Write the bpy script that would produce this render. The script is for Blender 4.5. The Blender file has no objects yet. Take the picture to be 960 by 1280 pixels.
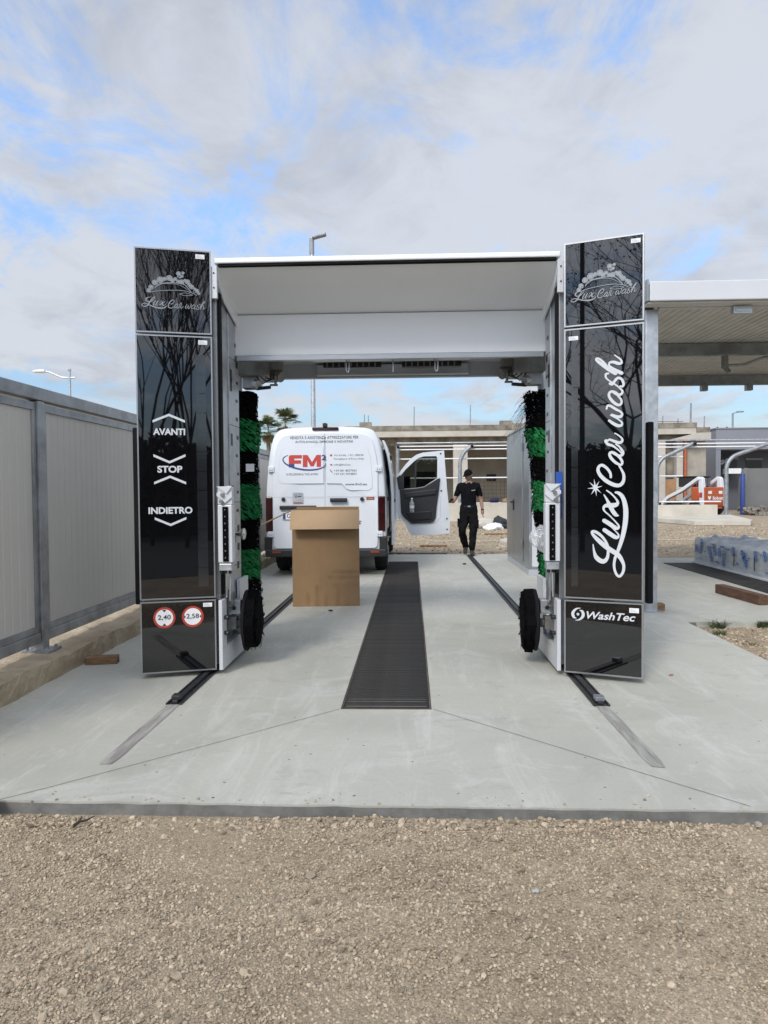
import bpy, bmesh, math, random
import numpy as np
from mathutils import Matrix, Vector
R = math.radians
random.seed(7)
rng = np.random.default_rng(11)
scene = bpy.context.scene
col = scene.collection

# ------------------------------------------------------------------ camera
cam_data = bpy.data.cameras.new('camera')
cam = bpy.data.objects.new('camera', cam_data)
col.objects.link(cam)
cam_data.sensor_fit = 'HORIZONTAL'
cam_data.sensor_width = 36.0
cam_data.lens = 36.0 * 900 / 960
cam_data.clip_start = 0.05
cam_data.clip_end = 2000
_p, _y, _r = R(1.7174), R(2.1996), R(-0.4488)
_fw = Vector((-math.sin(_y) * math.cos(_p), math.cos(_y) * math.cos(_p), -math.sin(_p)))
_rt = Vector((math.cos(_y), math.sin(_y), 0))
_up = _rt.cross(_fw)
_rt2 = math.cos(_r) * _rt + math.sin(_r) * _up
_up2 = -math.sin(_r) * _rt + math.cos(_r) * _up
_m = Matrix((_rt2, _up2, -_fw)).transposed().to_4x4()
_m.translation = (0, 0, 1.4)
cam.matrix_world = _m
scene.camera = cam

# ------------------------------------------------------------------ sky and sun
SUN_EL, SUN_AZ = R(40), R(205)      # azimuth from +Y towards +X: behind the camera, to the left
sun_dir = Vector((math.sin(SUN_AZ) * math.cos(SUN_EL), math.cos(SUN_AZ) * math.cos(SUN_EL), math.sin(SUN_EL)))
sd = bpy.data.lights.new('sun', 'SUN')
sd.energy = 1.5
sd.angle = R(14)
sd.color = (1.0, 0.95, 0.88)
sun = bpy.data.objects.new('sun', sd)
col.objects.link(sun)
sun.rotation_euler = sun_dir.to_track_quat('Z', 'Y').to_euler()

world = bpy.data.worlds.new('World')
scene.world = world
world.use_nodes = True
nt = world.node_tree
nt.nodes.clear()
def N(tree, t, **kw):
    n = tree.nodes.new(t)
    for k, v in kw.items():
        if k.startswith('i_'):
            n.inputs[int(k[2:])].default_value = v
        else:
            setattr(n, k, v)
    return n
def build_world():
    L = nt.links.new
    out = N(nt, 'ShaderNodeOutputWorld')
    bg = N(nt, 'ShaderNodeBackground')
    bg.inputs['Strength'].default_value = 0.1
    L(bg.outputs[0], out.inputs[0])
    sky = N(nt, 'ShaderNodeTexSky', sky_type='NISHITA', sun_disc=False, sun_elevation=SUN_EL, sun_rotation=SUN_AZ)
    sky.air_density = 1.0
    sky.dust_density = 0.0
    tc = N(nt, 'ShaderNodeTexCoord')
    sep = N(nt, 'ShaderNodeSeparateXYZ')
    L(tc.outputs['Generated'], sep.inputs[0])
    def math_(op, a, b=None, c=None):
        n = N(nt, 'ShaderNodeMath', operation=op)
        for i, v in enumerate((a, b, c)):
            if v is None: continue
            if isinstance(v, (int, float)): n.inputs[i].default_value = v
            else: L(v, n.inputs[i])
        return n.outputs[0]
    z = math_('ADD', math_('MAXIMUM', sep.outputs[2], 0.0), 0.16)
    px = math_('DIVIDE', sep.outputs[0], z)
    py = math_('DIVIDE', sep.outputs[1], z)
    cmb = N(nt, 'ShaderNodeCombineXYZ')
    L(px, cmb.inputs[0]); L(py, cmb.inputs[1])
    def noise(scale, detail, rough, dist, off, stretch=(1, 1, 1), rot=0.0):
        mp = N(nt, 'ShaderNodeMapping')
        mp.inputs['Location'].default_value = off
        mp.inputs['Scale'].default_value = stretch
        mp.inputs['Rotation'].default_value = (0, 0, rot)
        L(cmb.outputs[0], mp.inputs[0])
        n = N(nt, 'ShaderNodeTexNoise')
        n.inputs['Scale'].default_value = scale
        n.inputs['Detail'].default_value = detail
        n.inputs['Roughness'].default_value = rough
        n.inputs['Distortion'].default_value = dist
        L(mp.outputs[0], n.inputs['Vector'])
        return n.outputs[0]
    def smooth(v, lo, hi):
        n = N(nt, 'ShaderNodeMapRange', interpolation_type='SMOOTHSTEP')
        L(v, n.inputs[0])
        n.inputs[1].default_value = lo
        n.inputs[2].default_value = hi
        return n.outputs[0]
    big = noise(0.55, 3, 0.5, 0.2, SKY_OFF)
    fine = noise(2.6, 12, 0.66, 0.5, (3.1, 7.7, 0), (1.0, 0.7, 1), 0.5)
    elev = smooth(sep.outputs[2], 0.06, 0.24)
    cov = math_('ADD', math_('MULTIPLY', big, 0.46), math_("MULTIPLY", fine, 0.58))
    cov = math_("SUBTRACT", cov, math_("MULTIPLY", math_("SUBTRACT", 1.0, elev), 0.05))
    mask = math_('ADD', math_('MULTIPLY', smooth(cov, SKY_LO, SKY_HI), 0.82), 0.12)
    shade = smooth(math_('ADD', math_('MULTIPLY', noise(0.9, 5, 0.55, 0.3, (11.0, 2.0, 0)), 0.7), math_('MULTIPLY', noise(4.0, 10, 0.65, 0.6, (1.0, 5.0, 0), (1, .8, 1), .3), 0.45)), 0.42, 0.65)
    ramp = N(nt, 'ShaderNodeMix', data_type='RGBA')
    L(shade, ramp.inputs[0])
    ramp.inputs[6].default_value = (3.95, 4.15, 4.6, 1)
    ramp.inputs[7].default_value = (5.25, 5.45, 5.85, 1)
    # thin cloud glows towards the sun (forward scattering)
    dp = N(nt, 'ShaderNodeVectorMath', operation='DOT_PRODUCT')
    L(tc.outputs['Generated'], dp.inputs[0])
    dp.inputs[1].default_value = sun_dir
    glow = math_('ADD', 1.0, math_('MULTIPLY', math_('POWER', math_('MAXIMUM', dp.outputs['Value'], 0.0), 2.5), 2.3))
    cl = N(nt, 'ShaderNodeVectorMath', operation='SCALE')
    L(ramp.outputs[2], cl.inputs[0]); L(glow, cl.inputs['Scale'])
    mx = N(nt, 'ShaderNodeMix', data_type='RGBA')
    L(mask, mx.inputs[0])
    sk = N(nt, 'ShaderNodeVectorMath', operation='SCALE'); L(sky.outputs[0], sk.inputs[0]); hz = N(nt, 'ShaderNodeMapRange'); L(sep.outputs[2], hz.inputs[0])
    for i_, v_ in enumerate((0.0, 0.42, 0.38, 2.1)): hz.inputs[i_ + 1].default_value = v_
    L(hz.outputs[0], sk.inputs['Scale'])
    tint = N(nt, 'ShaderNodeVectorMath', operation='MULTIPLY'); L(sk.outputs[0], tint.inputs[0]); tint.inputs[1].default_value = (0.88, 0.99, 1.10)
    L(tint.outputs[0], mx.inputs[6])
    L(cl.outputs[0], mx.inputs[7])
    L(mx.outputs[2], bg.inputs[0])
SKY_OFF = (1.4, 6.0, 0.0)
SKY_LO, SKY_HI = 0.41, 0.535
build_world()

vs = scene.view_settings
vs.view_transform = 'Standard'
vs.look = 'None'
vs.gamma = 1.0
vs.use_curve_mapping = False
vs.exposure = 0.40

# ------------------------------------------------------------------ helpers
class MB:
    """collects shapes, links them as one mesh object"""
    def __init__(s):
        s.v = []; s.f = []
    def add(s, v, f):
        o = len(s.v)
        s.v.extend([tuple(p) for p in v]); s.f.extend([tuple(i + o for i in q) for q in f])
        return s
    def box(s, x0, x1, y0, y1, z0, z1, m=None):
        v = [(x, y, z) for z in (z0, z1) for y in (y0, y1) for x in (x0, x1)]
        if m is not None: v = [m @ Vector(p) for p in v]
        return s.add(v, [(0, 2, 3, 1), (4, 5, 7, 6), (0, 1, 5, 4), (2, 6, 7, 3), (0, 4, 6, 2), (1, 3, 7, 5)])
    def cyl(s, p0, p1, r0, r1=None, n=12, caps=True):
        if r1 is None: r1 = r0
        p0, p1 = Vector(p0), Vector(p1)
        d = (p1 - p0).normalized()
        a = d.orthogonal().normalized(); b = d.cross(a)
        v = []
        for p, r in ((p0, r0), (p1, r1)):
            for k in range(n):
                t = 2 * math.pi * k / n
                v.append(p + r * (math.cos(t) * a + math.sin(t) * b))
        f = [(k, (k + 1) % n, n + (k + 1) % n, n + k) for k in range(n)]
        if caps: f += [tuple(range(n - 1, -1, -1)), tuple(range(n, 2 * n))]
        return s.add(v, f)
    def tube(s, pts, r, n=8, caps=True):
        pts = [Vector(p) for p in pts]
        rs = r if isinstance(r, (list, tuple)) else [r] * len(pts)
        v = []; f = []
        a = None
        for i, p in enumerate(pts):
            d = (pts[min(i + 1, len(pts) - 1)] - pts[max(i - 1, 0)]).normalized()
            if a is None: a = d.orthogonal().normalized()
            else:
                a = (a - d * a.dot(d))
                a = a.normalized() if a.length > 1e-6 else d.orthogonal().normalized()
            b = d.cross(a)
            for k in range(n):
                t = 2 * math.pi * k / n
                v.append(p + rs[i] * (math.cos(t) * a + math.sin(t) * b))
        for i in range(len(pts) - 1):
            for k in range(n):
                f.append((i * n + k, i * n + (k + 1) % n, (i + 1) * n + (k + 1) % n, (i + 1) * n + k))
        if caps:
            f.append(tuple(range(n - 1, -1, -1))); o = (len(pts) - 1) * n
            f.append(tuple(range(o, o + n)))
        return s.add(v, f)
    def prism(s, poly, fn, w0, w1):
        """poly of (a, b); fn(a, b, w) -> point"""
        n = len(poly)
        v = [fn(a, b, w0) for a, b in poly] + [fn(a, b, w1) for a, b in poly]
        f = [tuple(range(n - 1, -1, -1)), tuple(range(n, 2 * n))]
        f += [(k, (k + 1) % n, n + (k + 1) % n, n + k) for k in range(n)]
        return s.add(v, f)
    def lathe(s, c, axis, prof, n=24):
        c = Vector(c); d = Vector(axis).normalized(); a = d.orthogonal().normalized(); b = d.cross(a)
        v = []
        for r, h in prof:
            for k in range(n):
                t = 2 * math.pi * k / n
                v.append(c + d * h + r * (math.cos(t) * a + math.sin(t) * b))
        f = []
        for i in range(len(prof) - 1):
            for k in range(n):
                f.append((i * n + k, i * n + (k + 1) % n, (i + 1) * n + (k + 1) % n, (i + 1) * n + k))
        f.append(tuple(range(n - 1, -1, -1))); o = (len(prof) - 1) * n
        f.append(tuple(range(o, o + n)))
        return s.add(v, f)
    def build(s, name, mat, parent=None, smooth=False, bevel=0.0, loc=None):
        me = bpy.data.meshes.new(name)
        me.from_pydata(s.v, [], s.f)
        bm = bmesh.new(); bm.from_mesh(me)
        bmesh.ops.recalc_face_normals(bm, faces=bm.faces)
        bm.to_mesh(me); bm.free()
        if smooth:
            me.shade_smooth()
            me.set_sharp_from_angle(angle=R(38))
        return link(name, me, mat, parent, bevel)

def link(name, me, mat, parent=None, bevel=0.0):
    ob = bpy.data.objects.new(name, me)
    col.objects.link(ob)
    if mat is not None and not me.materials: me.materials.append(mat)
    if parent is not None:
        ob.parent = parent
        if parent.type == 'EMPTY': ob.location = -parent.location
    if bevel:
        b = ob.modifiers.new('bevel', 'BEVEL'); b.width = bevel; b.segments = 2; b.limit_method = 'ANGLE'; b.angle_limit = R(40)
        b.harden_normals = False
    return ob

def tag(o, label=None, cat=None, group=None, kind=None):
    if label: o['label'] = label
    if cat: o['category'] = cat
    if group: o['group'] = group
    if kind: o['kind'] = kind
    return o

def thing(name, loc, label, cat, group=None):
    o = bpy.data.objects.new(name, None)
    o.empty_display_size = 0.2
    col.objects.link(o)
    o.location = loc
    return tag(o, label, cat, group)

def np_mesh(name, V, F):
    """V (n,3), F (m,k) arrays of equal face size"""
    me = bpy.data.meshes.new(name)
    V = np.asarray(V, dtype=np.float32); F = np.asarray(F, dtype=np.int32)
    k = F.shape[1]
    me.vertices.add(len(V)); me.vertices.foreach_set('co', V.ravel())
    me.loops.add(F.size); me.loops.foreach_set('vertex_index', F.ravel())
    me.polygons.add(len(F)); me.polygons.foreach_set('loop_start', np.arange(0, F.size, k, dtype=np.int32))
    me.update(calc_edges=True)
    me.validate()
    return me

# ------------------------------------------------------------------ materials
def mat(name, base, rough=0.5, metal=0.0, var=0.08, vscale=4.0, bump=0.0, bscale=60.0, island=0.0, coat=0.0, ior=1.5,
        spec=0.5, base2=None, stretch=(1, 1, 1), detail=4.0, rvar=0.0, thr=(0.35, 0.65), trans=0.0, bdist=0.01):
    m = bpy.data.materials.new(name)
    m.use_nodes = True
    t = m.node_tree; L = t.links.new
    bs = t.nodes['Principled BSDF']
    bs.inputs['Roughness'].default_value = rough
    bs.inputs['Metallic'].default_value = metal
    bs.inputs['IOR'].default_value = ior
    bs.inputs['Coat Weight'].default_value = coat
    bs.inputs['Specular IOR Level'].default_value = spec
    if coat: bs.inputs['Coat Roughness'].default_value = 0.06
    if trans: bs.inputs['Transmission Weight'].default_value = trans
    tc = N(t, 'ShaderNodeTexCoord')
    mp = N(t, 'ShaderNodeMapping'); mp.inputs['Scale'].default_value = stretch
    L(tc.outputs['Object'], mp.inputs[0])
    ns = N(t, 'ShaderNodeTexNoise')
    ns.inputs['Scale'].default_value = vscale; ns.inputs['Detail'].default_value = detail; ns.inputs['Roughness'].default_value = 0.6
    L(mp.outputs[0], ns.inputs['Vector'])
    mr = N(t, 'ShaderNodeMapRange'); L(ns.outputs[0], mr.inputs[0])
    mr.inputs[1].default_value, mr.inputs[2].default_value = thr
    mx = N(t, 'ShaderNodeMix', data_type='RGBA')
    b2 = base2 or tuple(min(1, c * (1 + var)) for c in base)
    b1 = base if base2 else tuple(c * (1 - var) for c in base)
    mx.inputs[6].default_value = (*b1, 1); mx.inputs[7].default_value = (*b2, 1)
    L(mr.outputs[0], mx.inputs[0])
    out = mx.outputs[2]
    if island:
        g = N(t, 'ShaderNodeNewGeometry')
        r2 = N(t, 'ShaderNodeMapRange'); L(g.outputs['Random Per Island'], r2.inputs[0])
        r2.inputs[3].default_value = 1 - island; r2.inputs[4].default_value = 1 + island
        sc = N(t, 'ShaderNodeVectorMath', operation='SCALE')
        L(out, sc.inputs[0]); L(r2.outputs[0], sc.inputs['Scale'])
        out = sc.outputs[0]
    L(out, bs.inputs['Base Color'])
    if rvar:
        r3 = N(t, 'ShaderNodeMapRange'); L(ns.outputs[0], r3.inputs[0])
        r3.inputs[1].default_value, r3.inputs[2].default_value = 0.3, 0.7
        r3.inputs[3].default_value = max(0, rough - rvar); r3.inputs[4].default_value = min(1, rough + rvar)
        L(r3.outputs[0], bs.inputs['Roughness'])
    if bump:
        n2 = N(t, 'ShaderNodeTexNoise'); n2.inputs['Scale'].default_value = bscale; n2.inputs['Detail'].default_value = 5
        L(mp.outputs[0], n2.inputs['Vector'])
        bp = N(t, 'ShaderNodeBump'); bp.inputs['Strength'].default_value = bump; bp.inputs['Distance'].default_value = bdist
        L(n2.outputs[0], bp.inputs['Height']); L(bp.outputs[0], bs.inputs['Normal'])
    return m

M = {}
def build_materials():
    M['galv'] = mat('galvanised_steel', (0.50, 0.52, 0.54), 0.42, 0.75, var=0.18, vscale=9, detail=6, rvar=0.1)
    M['galv_dark'] = mat('dark_zinc', (0.30, 0.32, 0.34), 0.5, 0.6, var=0.2, vscale=6, rvar=0.1)
    M['alu'] = mat('brushed_aluminium', (0.42, 0.425, 0.43), 0.38, 0.9, var=0.06, vscale=8, stretch=(1, 1, 8))
    M['white'] = mat('white_coated_sheet', (0.62, 0.63, 0.65), 0.35, 0, var=0.025, vscale=2.5)
    M['white_beam'] = mat('white_beam_sheet', (0.86, 0.865, 0.88), 0.4, 0, var=0.02, vscale=1.4)
    M['grey_sheet'] = mat('grey_coated_sheet', (0.46, 0.48, 0.51), 0.4, 0.2, var=0.05, vscale=3)
    M['glass_black'] = mat('black_glossy_panel', (0.004, 0.004, 0.005), 0.015, 0, var=0.0, ior=1.74)
    M['print'] = mat('light_grey_print', (0.62, 0.64, 0.66), 0.45, 0, var=0.03)
    M['print_dim'] = mat('silver_grey_print', (0.30, 0.315, 0.325), 0.3, 0.3, var=0.05)
    M['label_white'] = mat('white_sticker', (0.82, 0.82, 0.82), 0.5, 0, var=0.04)
    M['red'] = mat('red_sign_paint', (0.45, 0.05, 0.03), 0.4, 0, var=0.05)
    M['black'] = mat('black_plastic', (0.012, 0.012, 0.013), 0.45, 0, var=0.15)
    M['rubber'] = mat('black_rubber', (0.010, 0.010, 0.011), 0.85, 0, spec=0.2, var=0.2, bump=0.3, bscale=40)
    M['felt_black'] = mat('black_brush_felt', (0.0045, 0.0045, 0.005), 1.0, 0, var=0.2, island=0.4, spec=0.05)
    M['felt_green'] = mat('green_brush_felt', (0.019, 0.165, 0.052), 0.95, 0, var=0.2, island=0.35, spec=0.1)
    M['strip'] = mat('dim_light_strip', (0.016, 0.017, 0.019), 0.10, 0, var=0.2, vscale=25, stretch=(.2, .2, 1), ior=1.9)
    M['motor'] = mat('grey_motor_casting', (0.20, 0.20, 0.19), 0.5, 0.3, var=0.2, vscale=9)
    M['chrome'] = mat('polished_steel', (0.62, 0.62, 0.61), 0.22, 0.95, var=0.05)
    M['blue_tape'] = mat('blue_protective_film', (0.03, 0.10, 0.42), 0.4, 0, var=0.1)
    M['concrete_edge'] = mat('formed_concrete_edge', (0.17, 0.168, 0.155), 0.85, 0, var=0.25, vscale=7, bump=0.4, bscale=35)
    M['kerb'] = mat('rough_tan_concrete', (0.34, 0.265, 0.175), 0.92, 0, base2=(0.50, 0.415, 0.30), vscale=3.5, detail=8, bump=0.9, bscale=28, bdist=0.02)
    M['rail'] = mat('dark_rail_steel', (0.035, 0.035, 0.037), 0.5, 0.3, var=0.3, vscale=12)
    M['rust'] = mat('rusty_edge_steel', (0.10, 0.062, 0.04), 0.8, 0.1, var=0.3, vscale=14)
    M['mortar'] = mat('stained_mortar', (0.19, 0.175, 0.155), 0.85, 0, base2=(0.40, 0.385, 0.35), vscale=26, detail=10, bump=0.3, bscale=30, stretch=(1, .10, 1), thr=(0.34, 0.66))
    M['grate'] = mat('black_grating', (0.026, 0.0255, 0.025), 0.7, 0, spec=0.2, base2=(0.052, 0.048, 0.043), vscale=3, detail=6)
    M['sheet'] = mat('sandwich_panel_sheet', (0.56, 0.535, 0.485), 0.5, 0, var=0.03, vscale=1.2)
    M['frame'] = mat('fence_zinc_frame', (0.36, 0.37, 0.38), 0.48, 0.65, var=0.3, vscale=5, detail=6, rvar=0.12)
    M['wood'] = mat('weathered_wood', (0.16, 0.085, 0.04), 0.8, 0, base2=(0.27, 0.16, 0.08), vscale=9, stretch=(1, 1, 6), bump=0.3, bscale=30)
    M['wood_red'] = mat('reddish_timber', (0.065, 0.03, 0.017), 0.75, 0, base2=(0.13, 0.065, 0.036), vscale=8, stretch=(4, .6, 4))
    M['card'] = mat('brown_cardboard', (0.285, 0.178, 0.088), 0.8, 0, var=0.07, vscale=3, bump=0.12, bscale=12)
    M['card_in'] = mat('cardboard_flap', (0.42, 0.285, 0.165), 0.8, 0, var=0.06, vscale=3)
    M['card_tape'] = mat('cardboard_tape', (0.25, 0.15, 0.075), 0.45, 0, var=0.1, vscale=6)
    M['van'] = mat('white_van_paint', (0.70, 0.725, 0.76), 0.28, 0, var=0.015, coat=0.6)
    M['van_trim'] = mat('black_van_trim', (0.018, 0.018, 0.02), 0.5, 0, var=0.1)
    M['van_gap'] = mat('dark_door_gap', (0.02, 0.02, 0.02), 0.8, 0)
    M['lamp_red'] = mat('dark_red_lens', (0.035, 0.004, 0.005), 0.12, 0, var=0.3, vscale=9, coat=0.5)
    M['lamp_bright'] = mat('red_reflector', (0.30, 0.05, 0.025), 0.3, 0, var=0.1)
    M['text_dark'] = mat('dark_grey_lettering', (0.035, 0.036, 0.045), 0.5, 0, var=0.0)
    M['text_blue'] = mat('blue_lettering', (0.025, 0.045, 0.20), 0.5, 0, var=0.0)
    M['text_red'] = mat('red_lettering', (0.50, 0.045, 0.035), 0.5, 0, var=0.0)
    M['tyre'] = mat('tyre_rubber', (0.016, 0.016, 0.016), 0.85, 0, var=0.25, bump=0.3, bscale=50)
    M['rim'] = mat('wheel_rim', (0.30, 0.31, 0.32), 0.4, 0.6, var=0.1)
    M['window'] = mat('tinted_window', (0.012, 0.014, 0.016), 0.03, 0, var=0.0, ior=1.5)
    M['mirror'] = mat('mirror_glass', (0.75, 0.8, 0.85), 0.02, 1.0, var=0.0)
    M['skin'] = mat('skin', (0.34, 0.20, 0.14), 0.55, 0, var=0.06)
    M['cloth_black'] = mat('black_cotton', (0.008, 0.008, 0.010), 0.95, 0, spec=0.1, var=0.3, vscale=14, bump=0.4, bscale=20)
    M['trousers'] = mat('black_work_trousers', (0.010, 0.010, 0.011), 0.95, 0, spec=0.1, var=0.35, vscale=10, bump=0.5, bscale=16)
    M['shoe'] = mat('dark_shoe_leather', (0.035, 0.03, 0.025), 0.6, 0, var=0.2)
    M['cabinet'] = mat('brushed_cabinet_steel', (0.42, 0.44, 0.46), 0.33, 0.85, var=0.1, vscale=4, stretch=(3, 3, .4))
    M['roof_sheet'] = mat('canopy_underside_sheet', (0.54, 0.515, 0.455), 0.6, 0, var=0.1, vscale=2.5)
    M['raw_conc'] = mat('raw_concrete', (0.26, 0.23, 0.185), 0.9, 0, base2=(0.44, 0.40, 0.34), vscale=0.9, detail=9, bump=0.4, bscale=5)
    M['raw_conc_dark'] = mat('weathered_shaded_concrete', (0.13, 0.115, 0.09), 0.9, 0, base2=(0.34, 0.30, 0.24), vscale=1.6, detail=9)  # weathered tone; also stands in for shade on roof beam and doorway
    M['raw_conc_pale'] = mat('pale_concrete', (0.44, 0.40, 0.34), 0.9, 0, base2=(0.54, 0.51, 0.45), vscale=1.2, detail=8)
    M['inner_wall'] = mat('beige_block_wall', (0.27, 0.235, 0.19), 0.9, 0, base2=(0.36, 0.32, 0.26), vscale=0.5)
    M['low_wall'] = mat('whitish_low_wall', (0.46, 0.42, 0.35), 0.9, 0, base2=(0.58, 0.54, 0.46), vscale=1.0, detail=8)
    M['grey_bldg'] = mat('grey_render', (0.23, 0.24, 0.27), 0.8, 0, var=0.04, vscale=0.6)
    M['grey_bldg_shaded'] = mat('shaded_grey_render', (0.10, 0.105, 0.12), 0.8, 0, var=0.06, vscale=0.6)  # grey render with the shade under the overhang put into the colour
    M['dark_hole'] = mat('dark_interior', (0.02, 0.02, 0.02), 0.8, 0)
    M['grey_fence'] = mat('grey_painted_wall', (0.17, 0.17, 0.165), 0.8, 0, var=0.08, vscale=0.8)
    M['orange'] = mat('orange_paint', (0.45, 0.095, 0.03), 0.4, 0, var=0.1, vscale=3)
    M['orange_pipe'] = mat('orange_plastic_pipe', (0.46, 0.11, 0.04), 0.5, 0, var=0.1)
    M['blue'] = mat('blue_plastic', (0.03, 0.06, 0.24), 0.5, 0, var=0.1)
    M['navy'] = mat('dark_navy_cloth', (0.012, 0.017, 0.045), 0.9, 0, var=0.2)
    M['ply'] = mat('plywood_board', (0.38, 0.22, 0.11), 0.8, 0, var=0.15, vscale=2)
    M['film'] = mat('silvery_wrapping_film', (0.45, 0.48, 0.51), 0.38, 0.1, var=0.15, vscale=5, bump=0.5, bscale=14, bdist=0.02)
    M['film_blue'] = mat('blue_film_print', (0.05, 0.15, 0.42), 0.4, 0, var=0.1)
    M['bark'] = mat('dark_tree_bark', (0.045, 0.036, 0.028), 0.9, 0, var=0.25, vscale=6)
    M['hedge'] = mat('dark_evergreen_leaf', (0.020, 0.028, 0.012), 0.7, 0, var=0.3, island=0.4)
    M['palm'] = mat('palm_leaf', (0.085, 0.105, 0.042), 0.6, 0, var=0.25, island=0.3)
    M['palm_dry'] = mat('dry_palm_leaf', (0.22, 0.16, 0.08), 0.8, 0, var=0.25, island=0.3)
    M['palm_trunk'] = mat('palm_trunk', (0.20, 0.15, 0.10), 0.9, 0, var=0.25, vscale=5)
    M['weed'] = mat('weed_leaf', (0.06, 0.085, 0.03), 0.7, 0, var=0.25, island=0.35)
    M['weed_dry'] = mat('dry_grass', (0.17, 0.14, 0.075), 0.8, 0, var=0.25, island=0.35)
    M['stone'] = mat('gravel_stone', (0.325, 0.25, 0.168), 0.9, 0, base2=(0.455, 0.378, 0.275), vscale=40, island=0.46)
    M['asphalt'] = mat('asphalt', (0.045, 0.045, 0.047), 0.9, 0, var=0.2, vscale=12, bump=0.3, bscale=80)
    M['bag'] = clear_plastic()
    M['gravel'] = gravel_material()
    M['concrete'] = concrete_material()

def clear_plastic():
    m = bpy.data.materials.new('clear_plastic_bag')
    m.use_nodes = True
    t = m.node_tree; L = t.links.new
    out = t.nodes['Material Output']; bs = t.nodes['Principled BSDF']
    bs.inputs['Base Color'].default_value = (0.8, 0.82, 0.84, 1)
    bs.inputs['Roughness'].default_value = 0.18
    tr = N(t, 'ShaderNodeBsdfTransparent')
    ns = N(t, 'ShaderNodeTexNoise'); ns.inputs['Scale'].default_value = 18; ns.inputs['Detail'].default_value = 5
    mr = N(t, 'ShaderNodeMapRange'); L(ns.outputs[0], mr.inputs[0])
    mr.inputs[1].default_value = 0.35; mr.inputs[2].default_value = 0.65; mr.inputs[3].default_value = 0.2; mr.inputs[4].default_value = 0.6
    mx = N(t, 'ShaderNodeMixShader'); L(mr.outputs[0], mx.inputs[0]); L(tr.outputs[0], mx.inputs[1]); L(bs.outputs[0], mx.inputs[2])
    L(mx.outputs[0], out.inputs[0])
    return m

def gravel_material():
    m = bpy.data.materials.new('crushed_limestone_gravel')
    m.use_nodes = True
    t = m.node_tree; L = t.links.new
    bs = t.nodes['Principled BSDF']; bs.inputs['Roughness'].default_value = 0.95
    tc = N(t, 'ShaderNodeTexCoord')
    vo = N(t, 'ShaderNodeTexVoronoi'); vo.inputs['Scale'].default_value = 150; L(tc.outputs['Object'], vo.inputs['Vector'])
    n1 = N(t, 'ShaderNodeTexNoise'); n1.inputs['Scale'].default_value = 1.6; n1.inputs['Detail'].default_value = 8; n1.inputs['Roughness'].default_value = 0.65
    L(tc.outputs['Object'], n1.inputs['Vector'])
    mr = N(t, 'ShaderNodeMapRange'); L(n1.outputs[0], mr.inputs[0]); mr.inputs[1].default_value = 0.34; mr.inputs[2].default_value = 0.66
    mx = N(t, 'ShaderNodeMix', data_type='RGBA'); L(mr.outputs[0], mx.inputs[0])
    mx.inputs[6].default_value = (0.285, 0.22, 0.145, 1); mx.inputs[7].default_value = (0.405, 0.328, 0.228, 1)
    sx = N(t, 'ShaderNodeSeparateColor'); L(vo.outputs['Color'], sx.inputs[0])
    r2 = N(t, 'ShaderNodeMapRange'); L(sx.outputs[0], r2.inputs[0]); r2.inputs[3].default_value = 0.72; r2.inputs[4].default_value = 1.24
    sc = N(t, 'ShaderNodeVectorMath', operation='SCALE'); L(mx.outputs[2], sc.inputs[0]); L(r2.outputs[0], sc.inputs['Scale'])
    L(sc.outputs[0], bs.inputs['Base Color'])
    bp = N(t, 'ShaderNodeBump'); bp.inputs['Strength'].default_value = 0.5; bp.inputs['Distance'].default_value = 0.008; bp.invert = True
    n3 = N(t, 'ShaderNodeTexNoise'); n3.inputs['Scale'].default_value = 110; n3.inputs['Detail'].default_value = 4; L(tc.outputs['Object'], n3.inputs['Vector'])
    ad = N(t, 'ShaderNodeMath', operation='SUBTRACT'); L(vo.outputs['Distance'], ad.inputs[0]); L(n3.outputs[0], ad.inputs[1])
    L(ad.outputs[0], bp.inputs['Height']); L(bp.outputs[0], bs.inputs['Normal'])
    return m

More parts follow.
